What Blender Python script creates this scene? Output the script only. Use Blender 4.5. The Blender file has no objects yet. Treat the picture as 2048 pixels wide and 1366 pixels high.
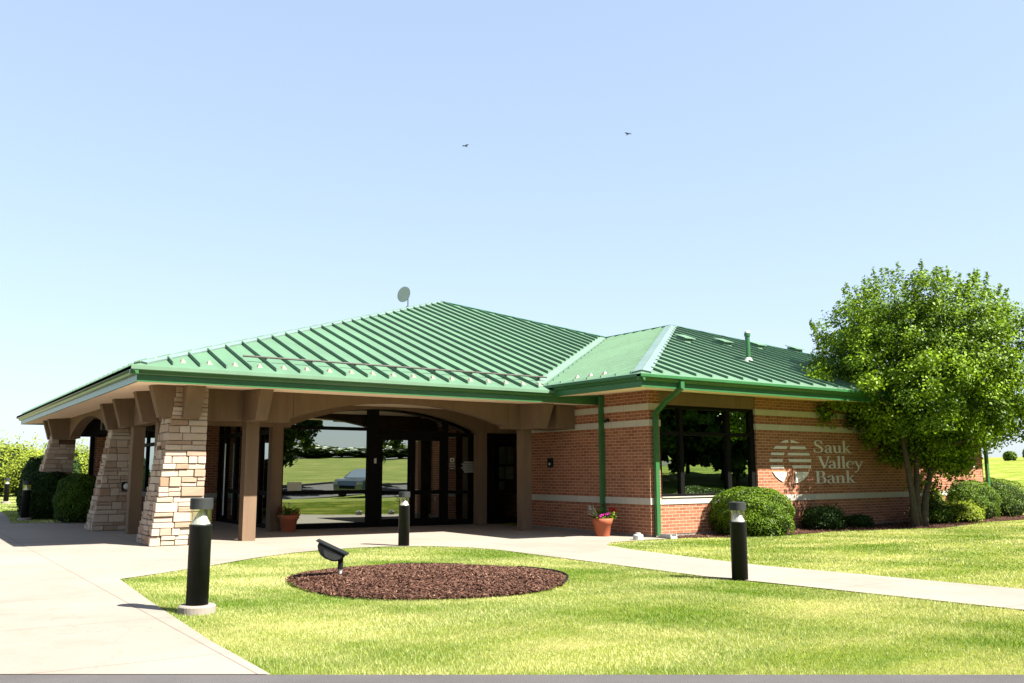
import bpy, bmesh, math, random
import numpy as np
from mathutils import Vector, Matrix

S = bpy.context.scene
COL = S.collection
RAD = math.radians

# ---------------------------------------------------------------- camera
F_PX, PITCH, ROLL, YAW = 1783.91, RAD(8.2738), RAD(-0.1488), RAD(34.5753)
CAM = np.array([-12.958, -13.771, 1.3629])
fw = np.array([math.sin(YAW)*math.cos(PITCH), math.cos(YAW)*math.cos(PITCH), math.sin(PITCH)])
rt = np.array([math.cos(YAW), -math.sin(YAW), 0.0])
up = np.cross(rt, fw)
rt, up = rt*math.cos(ROLL)+up*math.sin(ROLL), -rt*math.sin(ROLL)+up*math.cos(ROLL)
cd = bpy.data.cameras.new('camera'); cam = bpy.data.objects.new('camera', cd); COL.objects.link(cam)
M = Matrix(((rt[0], up[0], -fw[0], CAM[0]), (rt[1], up[1], -fw[1], CAM[1]), (rt[2], up[2], -fw[2], CAM[2]), (0, 0, 0, 1)))
cam.matrix_world = M
cd.sensor_width = 36.0; cd.lens = F_PX/2048*36.0
cd.clip_start = 0.1; cd.clip_end = 3000
S.camera = cam

# ---------------------------------------------------------------- light
SUN_TO = Vector((0.55, -1.0, 1.30)).normalized()
w = bpy.data.worlds.new('World'); S.world = w; w.use_nodes = True
nt = w.node_tree; nt.nodes.clear()
sky = nt.nodes.new('ShaderNodeTexSky'); sky.sky_type = 'NISHITA'; sky.sun_disc = False
sky.sun_elevation = math.asin(SUN_TO.z); sky.sun_rotation = math.atan2(SUN_TO.x, SUN_TO.y)
sky.air_density = 1.0; sky.dust_density = 1.0; sky.ozone_density = 2.0
bg = nt.nodes.new('ShaderNodeBackground'); bg.inputs['Strength'].default_value = 0.108
wo = nt.nodes.new('ShaderNodeOutputWorld')
tn = nt.nodes.new('ShaderNodeVectorMath'); tn.operation = 'MULTIPLY'; tn.inputs[1].default_value = (1.0, 1.10, 1.25)   # overall white balance of the sky
gm = nt.nodes.new('ShaderNodeGamma'); gm.inputs['Gamma'].default_value = 0.40   # flatter, hazy summer sky
nt.links.new(sky.outputs[0], gm.inputs[0]); nt.links.new(gm.outputs[0], tn.inputs[0]); nt.links.new(tn.outputs[0], bg.inputs[0]); nt.links.new(bg.outputs[0], wo.inputs[0])
ld = bpy.data.lights.new('sun', 'SUN'); ld.energy = 5.0; ld.angle = RAD(0.53); ld.color = (1.0, 0.95, 0.86)
lo = bpy.data.objects.new('sun', ld); COL.objects.link(lo)
lo.rotation_euler = SUN_TO.to_track_quat('Z', 'Y').to_euler()
S.view_settings.view_transform = 'Standard'; S.view_settings.look = 'None'
S.view_settings.exposure = 2.2; S.view_settings.gamma = 1.0
try:
    S.cycles.use_denoising = True
    S.cycles.max_bounces = 8
except Exception:
    pass

# ---------------------------------------------------------------- materials
def rgb(*c): return (c[0], c[1], c[2], 1.0)
class N:
    def __init__(s, name):
        s.m = bpy.data.materials.new(name); s.m.use_nodes = True
        s.t = s.m.node_tree; s.b = s.t.nodes['Principled BSDF']; s.out = s.t.nodes['Material Output']
    def n(s, typ, **kw):
        x = s.t.nodes.new(typ)
        for k, v in kw.items():
            if k in x.inputs: x.inputs[k].default_value = v
            else: setattr(x, k, v)
        return x
    def l(s, a, b): s.t.links.new(a, b)
    def co(s, kind='Object', scale=None):
        c = s.n('ShaderNodeTexCoord').outputs[kind]
        if scale:
            m = s.n('ShaderNodeMapping'); m.inputs['Scale'].default_value = scale; s.l(c, m.inputs[0]); return m.outputs[0]
        return c
    def noise(s, scale, detail=4, rough=0.6, co=None):
        x = s.n('ShaderNodeTexNoise'); x.inputs['Scale'].default_value = scale
        x.inputs['Detail'].default_value = detail; x.inputs['Roughness'].default_value = rough
        s.l(co if co else s.co(), x.inputs['Vector']); return x.outputs['Fac']
    def ramp(s, fac, stops):
        r = s.n('ShaderNodeValToRGB'); e = r.color_ramp.elements
        while len(e) < len(stops): e.new(0.5)
        for i, (p, c) in enumerate(stops): e[i].position = p; e[i].color = rgb(*c)
        s.l(fac, r.inputs[0]); return r.outputs[0]
    def mix(s, fac, a, b, blend='MIX'):
        x = s.n('ShaderNodeMix', data_type='RGBA', blend_type=blend)
        for v, i in ((fac, 0), (a, 6), (b, 7)):
            if isinstance(v, (int, float)): x.inputs[i].default_value = v
            elif isinstance(v, tuple): x.inputs[i].default_value = rgb(*v)
            else: s.l(v, x.inputs[i])
        return x.outputs[2]
    def bump(s, h, strength=0.3, dist=0.01):
        x = s.n('ShaderNodeBump'); x.inputs['Strength'].default_value = strength; x.inputs['Distance'].default_value = dist
        s.l(h, x.inputs['Height']); s.l(x.outputs[0], s.b.inputs['Normal'])
    def col(s, c):
        if isinstance(c, tuple): s.b.inputs['Base Color'].default_value = rgb(*c)
        else: s.l(c, s.b.inputs['Base Color'])
        return s
    def set(s, rough=0.6, metal=0.0, spec=0.5):
        s.b.inputs['Roughness'].default_value = rough; s.b.inputs['Metallic'].default_value = metal
        s.b.inputs['Specular IOR Level'].default_value = spec; return s

def paint(name, c, rough=0.5, spec=0.5, metal=0.0, var=0.12, scale=3.0, bump=0.05):
    m = N(name); f = m.noise(scale, 5)
    lo_ = tuple(v*(1-var) for v in c); hi = tuple(min(1, v*(1+var)) for v in c)
    m.col(m.ramp(f, [(0.3, lo_), (0.7, hi)])).set(rough, metal, spec)
    if bump: m.bump(m.noise(scale*14, 3), bump, 0.004)
    return m.m

def mat_brick():
    m = N('brick'); uv = m.co('UV')
    b = m.n('ShaderNodeTexBrick'); m.l(uv, b.inputs['Vector'])
    b.inputs['Scale'].default_value = 1.0; b.inputs['Brick Width'].default_value = 0.203; b.inputs['Row Height'].default_value = 0.0677
    b.inputs['Mortar Size'].default_value = 0.0055; b.inputs['Mortar Smooth'].default_value = 0.15; b.inputs['Bias'].default_value = -0.1
    b.inputs['Color1'].default_value = rgb(0.25, 0.099, 0.055); b.inputs['Color2'].default_value = rgb(0.165, 0.060, 0.034)
    b.inputs['Mortar'].default_value = rgb(0.39, 0.27, 0.18)
    f = m.noise(1.3, 5, co=uv); g = m.noise(60, 3, co=uv)
    c = m.mix(0.35, b.outputs['Color'], m.ramp(f, [(0.3, (0.72, 0.72, 0.72)), (0.7, (1.15, 1.1, 1.05))]), 'MULTIPLY')
    c = m.mix(0.3, c, m.ramp(g, [(0.35, (0.75, 0.75, 0.75)), (0.65, (1.2, 1.2, 1.2))]), 'MULTIPLY')
    m.col(c).set(0.9, spec=0.15)
    inv = m.n('ShaderNodeMath', operation='SUBTRACT'); inv.inputs[0].default_value = 1.0; m.l(b.outputs['Fac'], inv.inputs[1])
    m.bump(inv.outputs[0], 0.5, 0.006); return m.m
def mat_limestone():
    m = N('limestone'); uv = m.co('UV')
    b = m.n('ShaderNodeTexBrick'); m.l(uv, b.inputs['Vector']); b.offset = 0.0
    b.inputs['Scale'].default_value = 1.0; b.inputs['Brick Width'].default_value = 0.41; b.inputs['Row Height'].default_value = 40.0
    b.inputs['Mortar Size'].default_value = 0.003
    b.inputs['Color1'].default_value = rgb(0.37, 0.34, 0.29); b.inputs['Color2'].default_value = rgb(0.33, 0.305, 0.26); b.inputs['Mortar'].default_value = rgb(0.18, 0.155, 0.125)
    m.col(m.mix(0.4, b.outputs['Color'], m.ramp(m.noise(25, 4, co=uv), [(0.3, (0.85, 0.85, 0.85)), (0.7, (1.05, 1.05, 1.05))]), 'MULTIPLY')).set(0.85, spec=0.2)
    m.bump(m.noise(90, 3, co=uv), 0.15, 0.004); return m.m
def mat_concrete(name, c, joints=True):
    m = N(name); uv = m.co('UV')
    a = m.ramp(m.noise(0.55, 6, 0.65, uv), [(0.3, tuple(v*0.86 for v in c)), (0.7, tuple(v*1.08 for v in c))])
    a = m.mix(0.5, a, m.ramp(m.noise(30, 5, 0.7, uv), [(0.3, (0.8, 0.79, 0.78)), (0.7, (1.08, 1.08, 1.08))]), 'MULTIPLY')
    if joints:
        b = m.n('ShaderNodeTexBrick'); m.l(uv, b.inputs['Vector']); b.offset = 0.0
        b.inputs['Scale'].default_value = 1.0; b.inputs['Brick Width'].default_value = 1.83; b.inputs['Row Height'].default_value = 1.83; b.inputs['Mortar Size'].default_value = 0.006
        a = m.mix(b.outputs['Fac'], a, (0.11, 0.09, 0.07))
    st = m.ramp(m.noise(0.23, 7, 0.75, uv), [(0.40, (0.84, 0.83, 0.82)), (0.52, (1.0, 1.0, 1.0))])   # broad damp and tyre stains
    a = m.mix(0.75, a, st, 'MULTIPLY')
    if joints:
        v = m.n('ShaderNodeTexVoronoi', feature='DISTANCE_TO_EDGE'); v.inputs['Scale'].default_value = 0.30; v.inputs['Randomness'].default_value = 1.0
        wv = m.n('ShaderNodeVectorMath', operation='ADD'); m.l(uv, wv.inputs[0]); nn = m.n('ShaderNodeTexNoise'); nn.inputs['Scale'].default_value = 2.0; nn.inputs['Detail'].default_value = 5; m.l(uv, nn.inputs['Vector']); m.l(nn.outputs['Color'], wv.inputs[1]); m.l(wv.outputs[0], v.inputs['Vector'])
        cr = m.ramp(v.outputs['Distance'], [(0.0, (0.5, 0.5, 0.5)), (0.0028, (1, 1, 1))]); a = m.mix(0.3, a, cr, 'MULTIPLY')
    m.col(a).set(0.9, spec=0.2); m.bump(m.noise(120, 4, 0.7, uv), 0.2, 0.004); return m.m
def mat_asphalt():
    m = N('asphalt'); uv = m.co('UV')
    a = m.ramp(m.noise(220, 3, 0.8, uv), [(0.35, (0.040, 0.037, 0.037)), (0.65, (0.10, 0.092, 0.092))])
    a = m.mix(0.6, a, m.ramp(m.noise(1.2, 5, 0.6, uv), [(0.35, (0.75, 0.75, 0.75)), (0.65, (1.1, 1.1, 1.1))]), 'MULTIPLY')
    m.col(a).set(0.9, spec=0.2); m.bump(m.noise(260, 2, 0.8, uv), 0.6, 0.006); return m.m
def mat_grass():
    m = N('grass'); uv = m.co('Object')
    st = m.co('Object', (0.35, 1.4, 1.0))
    a = m.ramp(m.noise(0.9, 7, 0.62, st), [(0.34, (0.080, 0.125, 0.008)), (0.5, (0.150, 0.180, 0.020)), (0.66, (0.26, 0.24, 0.08))])
    b = m.ramp(m.noise(34, 5, 0.75, uv), [(0.3, (0.55, 0.62, 0.5)), (0.7, (1.3, 1.25, 1.2))])
    m.col(m.mix(0.8, a, b, 'MULTIPLY')).set(0.95, spec=0.1)
    m.bump(m.noise(90, 4, 0.8, uv), 0.7, 0.03); return m.m
def mat_leaf(name, dark, light, trans=0.35, rough=0.5):
    m = N(name)
    at = m.n('ShaderNodeAttribute', attribute_name='tint')
    c = m.ramp(at.outputs['Fac'], [(0.0, dark), (1.0, light)])
    m.col(c).set(rough, spec=0.15)
    tr = m.n('ShaderNodeBsdfTranslucent'); m.l(m.mix(1.0, c, (1.25, 1.25, 0.55), 'MULTIPLY'), tr.inputs['Color'])
    mx = m.n('ShaderNodeMixShader'); mx.inputs[0].default_value = trans
    m.l(m.b.outputs[0], mx.inputs[1]); m.l(tr.outputs[0], mx.inputs[2]); m.l(mx.outputs[0], m.out.inputs['Surface']); return m.m
def mat_tint(name, stops, rough=0.85, bump=0.3, spec=0.2):
    m = N(name); at = m.n('ShaderNodeAttribute', attribute_name='tint')
    c = m.ramp(at.outputs['Fac'], stops)
    c = m.mix(0.5, c, m.ramp(m.noise(22, 6, 0.7), [(0.3, (0.78, 0.76, 0.74)), (0.7, (1.12, 1.1, 1.08))]), 'MULTIPLY')
    m.col(c).set(rough, spec=spec); m.bump(m.noise(45, 6, 0.7), bump, 0.02); return m.m
def mat_glass(name, refl=0.34, tint=(0.20, 0.23, 0.20), gl=(0.9, 0.95, 0.9), wave=0.0):
    m = N(name); t = m.t; t.nodes.remove(m.b)
    g = m.n('ShaderNodeBsdfGlossy'); g.inputs['Roughness'].default_value = 0.0; g.inputs['Color'].default_value = rgb(*gl)
    if wave:
        bp = m.n('ShaderNodeBump'); bp.inputs['Strength'].default_value = 0.05; bp.inputs['Distance'].default_value = wave
        m.l(m.noise(0.8, 1), bp.inputs['Height']); m.l(bp.outputs[0], g.inputs['Normal'])
    tr = m.n('ShaderNodeBsdfTransparent'); tr.inputs['Color'].default_value = rgb(*tint)
    fr = m.n('ShaderNodeFresnel'); fr.inputs['IOR'].default_value = 1.5
    ad = m.n('ShaderNodeMath', operation='ADD', use_clamp=True); ad.inputs[1].default_value = refl; m.l(fr.outputs[0], ad.inputs[0])
    mx = m.n('ShaderNodeMixShader'); m.l(ad.outputs[0], mx.inputs[0]); m.l(tr.outputs[0], mx.inputs[1]); m.l(g.outputs[0], mx.inputs[2])
    m.l(mx.outputs[0], m.out.inputs['Surface']); return m.m
def mat_clear():
    m = N('clear_acrylic'); t = m.t; t.nodes.remove(m.b)
    g = m.n('ShaderNodeBsdfGlossy'); g.inputs['Roughness'].default_value = 0.03
    tr = m.n('ShaderNodeBsdfTransparent'); tr.inputs['Color'].default_value = rgb(0.80, 0.80, 0.72)
    mx = m.n('ShaderNodeMixShader'); mx.inputs[0].default_value = 0.20
    m.l(tr.outputs[0], mx.inputs[1]); m.l(g.outputs[0], mx.inputs[2]); m.l(mx.outputs[0], m.out.inputs['Surface']); return m.m

MT = {}
MT['brick'] = mat_brick(); MT['lime'] = mat_limestone()
MT['conc'] = mat_concrete('concrete', (0.218, 0.187, 0.155)); MT['conc2'] = mat_concrete('cast_concrete', (0.20, 0.175, 0.15), False)
MT['asphalt'] = mat_asphalt(); MT['grass'] = mat_grass()
def mat_metal_green(name, c, rough):
    m = N(name); f = m.noise(0.7, 4); m.col(m.ramp(f, [(0.3, tuple(v*0.88 for v in c)), (0.7, tuple(v*1.1 for v in c))]))
    a = m.mix(0.45, m.b.inputs['Base Color'].links[0].from_socket, m.ramp(m.noise(2.2, 7, 0.7, m.co('Object', (2.2, 0.5, 0.5))), [(0.35, (0.82, 0.84, 0.82)), (0.65, (1.08, 1.06, 1.06))]), 'MULTIPLY'); m.col(a)
    m.set(rough, 0.0, 0.6); m.bump(m.noise(1.6, 2), 0.25, 0.012); return m.m
MT['roof'] = mat_metal_green('green_roof_metal', (0.060, 0.128, 0.070), 0.55)
MT['trim'] = mat_metal_green('green_trim_metal', (0.022, 0.095, 0.030), 0.32)
MT['flash'] = mat_metal_green('sky_sheen_metal', (0.115, 0.17, 0.145), 0.35)  # sky reflection on the left hip caps put into a paler base colour
MT['valley'] = mat_metal_green('valley_metal', (0.10, 0.165, 0.115), 0.45)
MT['soffit'] = paint('soffit_paint', (0.80, 0.62, 0.46), 0.8, 0.2, var=0.05)
def mat_stucco(name, c):
    m = N(name); a = m.ramp(m.noise(1.1, 6, 0.65, m.co('Object', (5, 5, 0.7))), [(0.3, tuple(v*0.84 for v in c)), (0.7, tuple(v*1.12 for v in c))])
    a = m.mix(0.5, a, m.ramp(m.noise(40, 4, 0.7), [(0.3, (0.85, 0.85, 0.85)), (0.7, (1.1, 1.1, 1.1))]), 'MULTIPLY')
    m.col(a).set(0.9, spec=0.15); m.bump(m.noise(160, 3, 0.7), 0.35, 0.004); return m.m
MT['brown'] = mat_stucco('brown_stucco', (0.135, 0.090, 0.057))
MT['bronze'] = paint('dark_bronze', (0.0045, 0.0042, 0.004), 0.6, 0.06, var=0.1)
MT['black'] = paint('black_powdercoat', (0.008, 0.0095, 0.0095), 0.5, 0.12, var=0.25, scale=9)
MT['rail'] = paint('galvanised_steel', (0.045, 0.040, 0.034), 0.6, 0.2, 0.0)
MT['cream'] = paint('cream_plastic', (0.17, 0.14, 0.10), 0.5)
MT['white'] = paint('white_plastic', (0.38, 0.37, 0.35), 0.5, var=0.05)
MT['refl'] = paint('spun_aluminium', (0.55, 0.55, 0.57), 0.3, 0.5, 0.5, var=0.04)
MT['cone'] = paint('white_reflector', (0.55, 0.55, 0.58), 0.35, 0.6, 0.2, var=0.03)
MT['blind'] = paint('blind_fabric', (0.20, 0.22, 0.17), 0.9, 0.1, var=0.15)
MT['bird'] = paint('bird_feathers', (0.06, 0.07, 0.09), 0.9, 0.1)
MT['letters'] = paint('sign_grey', (0.50, 0.455, 0.43), 0.6, var=0.03)
MT['terra'] = paint('terracotta', (0.26, 0.068, 0.028), 0.7, 0.3, var=0.1)
MT['paper'] = paint('paper', (0.45, 0.45, 0.38), 0.9, var=0.05)
MT['dish'] = paint('dish_grey', (0.30, 0.34, 0.29), 0.5, var=0.04)
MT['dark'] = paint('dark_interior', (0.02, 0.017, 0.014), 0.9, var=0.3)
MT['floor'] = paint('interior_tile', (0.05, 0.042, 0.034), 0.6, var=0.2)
MT['glass'] = mat_glass('storefront_glass', 0.36, (0.07, 0.075, 0.06), (0.76, 0.84, 0.78), 0.015)
MT['glass2'] = mat_glass('window_glass', 0.40, (0.46, 0.53, 0.42), (0.66, 0.84, 0.58), 0.03)
MT['clear'] = mat_clear(); MT['glass3'] = mat_glass('clear_pane', 0.03, (0.85, 0.86, 0.80))
MT['stone'] = mat_tint('ledgestone', [(0.0, (0.05, 0.033, 0.02)), (0.07, (0.14, 0.068, 0.03)), (0.14, (0.22, 0.135, 0.085)), (0.45, (0.27, 0.20, 0.148)), (1.0, (0.37, 0.305, 0.24))])
MT['mulch'] = mat_tint('bark_mulch', [(0.0, (0.030, 0.013, 0.008)), (0.6, (0.092, 0.042, 0.027)), (1.0, (0.21, 0.125, 0.085))], 0.9, 0.5)
MT['mulchbed'] = paint('mulch_soil', (0.040, 0.018, 0.012), 0.95, 0.1, var=0.5, scale=14, bump=1.0)
MT['leaf'] = mat_leaf('crabapple_leaf', (0.014, 0.042, 0.002), (0.175, 0.275, 0.010), 0.24)
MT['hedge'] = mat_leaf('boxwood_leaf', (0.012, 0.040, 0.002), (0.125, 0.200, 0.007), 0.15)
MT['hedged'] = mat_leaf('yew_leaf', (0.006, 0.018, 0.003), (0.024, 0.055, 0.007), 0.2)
MT['wild'] = mat_leaf('willow_leaf', (0.12, 0.17, 0.016), (0.30, 0.35, 0.05), 0.45)
MT['blade'] = mat_leaf('grass_blade', (0.068, 0.145, 0.006), (0.50, 0.47, 0.22), 0.3)
MT['spruce'] = mat_leaf('oak_leaf', (0.018, 0.045, 0.006), (0.105, 0.170, 0.022), 0.3)
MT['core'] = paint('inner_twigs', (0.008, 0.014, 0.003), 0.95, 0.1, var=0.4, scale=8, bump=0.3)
MT['bark'] = paint('bark', (0.055, 0.044, 0.032), 0.9, 0.2, var=0.4, scale=12, bump=0.8)
MT['carpaint'] = paint('car_paint', (0.16, 0.19, 0.23), 0.12, 0.8, 0.4, var=0.02, bump=0)
MT['carglass'] = mat_glass('car_glass', 0.3, (0.05, 0.06, 0.06))
MT['rubber'] = paint('tyre_rubber', (0.02, 0.02, 0.02), 0.85)
for k, c in (('red', (0.40, 0.006, 0.006)), ('magenta', (0.38, 0.010, 0.22)), ('darkred', (0.07, 0.008, 0.008)), ('orange', (0.28, 0.045, 0.008)), ('silver', (0.20, 0.21, 0.13)), ('cap', (0.016, 0.018, 0.018))):
    MT[k] = paint(k+'_tone', c, 0.6, 0.3, var=0.2, scale=30)

# ---------------------------------------------------------------- mesh helpers
def tag(o, label=None, cat=None, group=None, kind=None):
    if label: o['label'] = label
    if cat: o['category'] = cat
    if group: o['group'] = group
    if kind: o['kind'] = kind
    return o
def thing(name, loc, label, cat, group=None, rz=0.0):
    o = bpy.data.objects.new(name, None); COL.objects.link(o); o.empty_display_size = 0.2
    o.location = loc; o.rotation_euler = (0, 0, rz); return tag(o, label, cat, group)

class MB:
    """collects shapes; build() links them as ONE object (world coordinates, or local ones for a parent given local=True)"""
    def __init__(s): s.v = []; s.f = []; s.t = []; s.tint = 0.5
    def add(s, vs, fs, tint=None):
        k = len(s.v); s.v += [tuple(map(float, p)) for p in vs]; s.f += [tuple(i+k for i in f) for f in fs]
        s.t += [s.tint if tint is None else tint]*len(vs); return s
    def box(s, x0, x1, y0, y1, z0, z1, tint=None):
        return s.add([(x0, y0, z0), (x1, y0, z0), (x1, y1, z0), (x0, y1, z0), (x0, y0, z1), (x1, y0, z1), (x1, y1, z1), (x0, y1, z1)],
                     [(0, 3, 2, 1), (4, 5, 6, 7), (0, 1, 5, 4), (1, 2, 6, 5), (2, 3, 7, 6), (3, 0, 4, 7)], tint)
    def hexa(s, b, t, tint=None):
        return s.add(list(b)+list(t), [(0, 3, 2, 1), (4, 5, 6, 7), (0, 1, 5, 4), (1, 2, 6, 5), (2, 3, 7, 6), (3, 0, 4, 7)], tint)
    def poly(s, pts): return s.add(pts, [tuple(range(len(pts)))])
    def prism(s, pts, axis, a, b):
        """pts 2D; axis 'x': (y,z); 'y': (x,z); 'z': (x,y)"""
        def P(p, h): return (h, p[0], p[1]) if axis == 'x' else (p[0], h, p[1]) if axis == 'y' else (p[0], p[1], h)
        n = len(pts)
        return s.add([P(p, a) for p in pts]+[P(p, b) for p in pts],
                     [tuple(range(n))[::-1], tuple(range(n, 2*n))]+[(i, (i+1) % n, n+(i+1) % n, n+i) for i in range(n)])
    def lathe(s, prof, c=(0, 0, 0), n=24, tint=None):
        vs = []; fs = []
        for r, z in prof:
            for i in range(n):
                a = 2*math.pi*i/n; vs.append((c[0]+r*math.cos(a), c[1]+r*math.sin(a), c[2]+z))
        for j in range(len(prof)-1):
            for i in range(n):
                k = (i+1) % n; fs.append((j*n+i, j*n+k, (j+1)*n+k, (j+1)*n+i))
        fs.append(tuple(range(n))[::-1]); m = (len(prof)-1)*n; fs.append(tuple(range(m, m+n)))
        return s.add(vs, fs, tint)
    def tube(s, path, rad, n=8, tint=None, sq=False):
        path = [Vector(p) for p in path]
        if isinstance(rad, (int, float)): rad = [rad]*len(path)
        vs = []; fs = []; prev = None
        for i, p in enumerate(path):
            d = (path[min(i+1, len(path)-1)]-path[max(i-1, 0)]).normalized()
            if prev is None:
                a = d.orthogonal().normalized() if not sq or abs(d.z) < 0.9 else Vector((1, 0, 0))
                if sq and abs(d.z) >= 0.9: a = Vector((1, 1, 0)).normalized()
            else: a = (prev-d*prev.dot(d)).normalized()
            prev = a; b = d.cross(a)
            for k in range(n):
                t = 2*math.pi*k/n; vs.append(p+(a*math.cos(t)+b*math.sin(t))*rad[i])
        for i in range(len(path)-1):
            for k in range(n):
                q = (k+1) % n; fs.append((i*n+k, i*n+q, (i+1)*n+q, (i+1)*n+k))
        fs.append(tuple(range(n))[::-1]); m = (len(path)-1)*n; fs.append(tuple(range(m, m+n)))
        return s.add(vs, fs, tint)
    def build(s, name, mat, parent=None, smooth=False, local=False, label=None, uvz=0.06):
        off = Vector((0, 0, 0))
        if parent is not None and not local:
            q = parent
            while q is not None: off += q.location; q = q.parent
        me = bpy.data.meshes.new(name)
        me.from_pydata([(a-off.x, b-off.y, c-off.z) for a, b, c in s.v], [], s.f); me.update()
        at = me.attributes.new('tint', 'FLOAT', 'POINT'); at.data.foreach_set('value', s.t)
        uv = me.uv_layers.new(name='UVMap'); co = s.v
        if len(me.polygons) < 60000:
            for p in me.polygons:
                nx, ny, nz = abs(p.normal.x), abs(p.normal.y), abs(p.normal.z)
                for li in p.loop_indices:
                    v = co[me.loops[li].vertex_index]
                    uv.data[li].uv = (v[0], v[1]) if nz > 0.75 else (v[1]+0.06, v[2]-uvz) if nx > ny else (v[0], v[2]-uvz)
        me.materials.append(MT[mat] if isinstance(mat, str) else mat)
        if smooth: me.polygons.foreach_set('use_smooth', [True]*len(me.polygons))
        o = bpy.data.objects.new(name, me); COL.objects.link(o)
        if parent is not None: o.parent = parent
        if label: o['label'] = label
        return o

def fast_mesh(name, V, Fq, tint, mat, parent=None):
    """numpy mesh of equal-sized faces"""
    me = bpy.data.meshes.new(name); n, k = Fq.shape
    me.vertices.add(len(V)); me.vertices.foreach_set('co', V.astype(np.float32).ravel())
    me.loops.add(n*k); me.loops.foreach_set('vertex_index', Fq.astype(np.int32).ravel())
    me.polygons.add(n); me.polygons.foreach_set('loop_start', np.arange(0, n*k, k, dtype=np.int32))
    try: me.polygons.foreach_set('loop_total', np.full(n, k, dtype=np.int32))
    except Exception: pass
    at = me.attributes.new('tint', 'FLOAT', 'POINT'); at.data.foreach_set('value', tint.astype(np.float32))
    me.update(calc_edges=True); me.validate()
    me.materials.append(MT[mat]); o = bpy.data.objects.new(name, me); COL.objects.link(o)
    if parent is not None: o.parent = parent
    return o
def leaves(P, size, rng, tint, up_bias=0.0, nrm=None, aspect=0.62):
    """a leaf-shaped quad at every point of P"""
    n = len(P); d = rng.normal(size=(n, 3)); d[:, 2] += up_bias; d /= np.linalg.norm(d, axis=1)[:, None]
    if nrm is not None:
        d = d*0.75+nrm; d /= np.linalg.norm(d, axis=1)[:, None]
    r = rng.normal(size=(n, 3)); a = np.cross(d, r); a /= np.linalg.norm(a, axis=1)[:, None]; b = np.cross(d, a)
    sz = (size*rng.uniform(0.65, 1.3, n))[:, None]
    V = np.stack([P-a*sz*0.5, P+b*sz*0.5*aspect+d*sz*0.12, P+a*sz*0.5, P-b*sz*0.5*aspect+d*sz*0.12], 1).reshape(-1, 3)
    return V, np.arange(4*n).reshape(n, 4), np.repeat(tint, 4)

# ---------------------------------------------------------------- terrain
def T(x, y):
    z = 0.0
    if x < 0: z += -0.0095*max(x, -20.0)
    if x > 17: z += 0.031*(min(x, 120)-17)
    if y < -20: z += 0.045*(-20-max(y, -80))
    return z
xs = [-900, -400, -200, -120, -80, -60, -40, -30, -20, -15, -10, -5, 0, 4, 8, 12, 17, 22, 30, 40, 55, 70, 90, 120, 180, 300, 600, 1200]
ys = [-900, -400, -200, -120, -80, -60, -40, -30, -20, -14, -8, -4, 0, 4, 8, 12, 20, 30, 45, 60, 90, 150, 300, 600, 1200]
mb = MB(); nx = len(xs)
mb.add([(x, y, T(x, y)) for y in ys for x in xs], [(j*nx+i, j*nx+i+1, (j+1)*nx+i+1, (j+1)*nx+i) for j in range(len(ys)-1) for i in range(nx-1)])
o = mb.build('ground', 'grass'); tag(o, kind='structure')

def sheet(name, pts, mat, dz):
    """flat outline laid on the terrain (points may cross x=0 only along given vertices)"""
    bm = bmesh.new(); vs = [bm.verts.new((x, y, T(x, y)+dz)) for x, y in pts]
    f = bm.faces.new(vs); bm.normal_update()
    if f.normal.z < 0: f.normal_flip()
    bmesh.ops.triangulate(bm, faces=bm.faces[:])
    m2 = MB(); bm.verts.index_update()
    m2.add([v.co[:] for v in bm.verts], [tuple(v.index for v in fc.verts) for fc in bm.faces]); bm.free()
    o = m2.build(name, mat); tag(o, kind='structure'); return o
def aline(x): return -8.96-(x+9.65)*0.6525      # edge of the asphalt
GE = [(-10.63, -2.2), (-10.01, -1.75), (-9.28, -1.16), (-8.4, -0.35), (-7.6, 0.22), (-7.0, 0.48), (-6.39, 0.62), (-5.7, 0.60), (-5.0, 0.30), (-4.6, -0.25), (-4.42, -0.91)]
WALK_L = [(-4.42, -3.0), (-4.45, -5.67), (-4.30, -6.6), (-4.0, -9.32), (-3.85, aline(-3.85))]
WALK_R = [(-2.15, aline(-2.15)), (-2.33, -8.51), (-2.55, -6.43), (-2.72, -5.16), (-2.6, -3.5), (-2.42, -2.07), (-2.15, -1.1), (-1.65, -0.65), (-0.9, -0.5), (0.0, -0.45)]
sheet('entrance_pavement', GE+WALK_L+WALK_R+[(0.0, 4.3), (0.0, 11.0), (-8.4, 11.0), (-8.7, 11.6), (-10.45, 12.0)], 'conc', 0.012)
sheet('driveway_pavement', [(-17, aline(-17)), (-10.91, aline(-10.91)), (-10.89, -6.76), (-10.77, -4.36), (-10.63, -2.2), (-10.45, 12.0), (-10.19, 13.0), (-9.9, 20.8), (-9.3, 34.0), (-9.6, 60), (-17, 60)], 'conc', 0.012)
RD = (0.8375, -0.5465); RN = (-0.5465, -0.8375)
def rp(s_, t_): return (-9.65+RD[0]*s_+RN[0]*t_, -8.96+RD[1]*s_+RN[1]*t_)
mbr = MB()
for k in range(-8, 9):
    a, b = k*8.0, (k+1)*8.0
    q = [rp(a, 0), rp(b, 0), rp(b, 7.5), rp(a, 7.5)]
    mbr.add([(x, y, T(x, y)+0.008) for x, y in q], [(0, 3, 2, 1)])
mbr2 = MB()
# fine road strips so it never dips under the grass
o = mbr.build('road', 'asphalt'); tag(o, kind='structure')
mbk = MB()
for k in range(-8, 9):
    a, b = k*8.0, (k+1)*8.0
    q = [rp(a, 7.5), rp(b, 7.5), rp(b, 7.66), rp(a, 7.66)]
    mbk.hexa([(x, y, T(x, y)-0.1) for x, y in q], [(x, y, T(x, y)+0.13) for x, y in q])
o = mbk.build('kerb', 'conc2'); tag(o, kind='structure')

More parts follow.
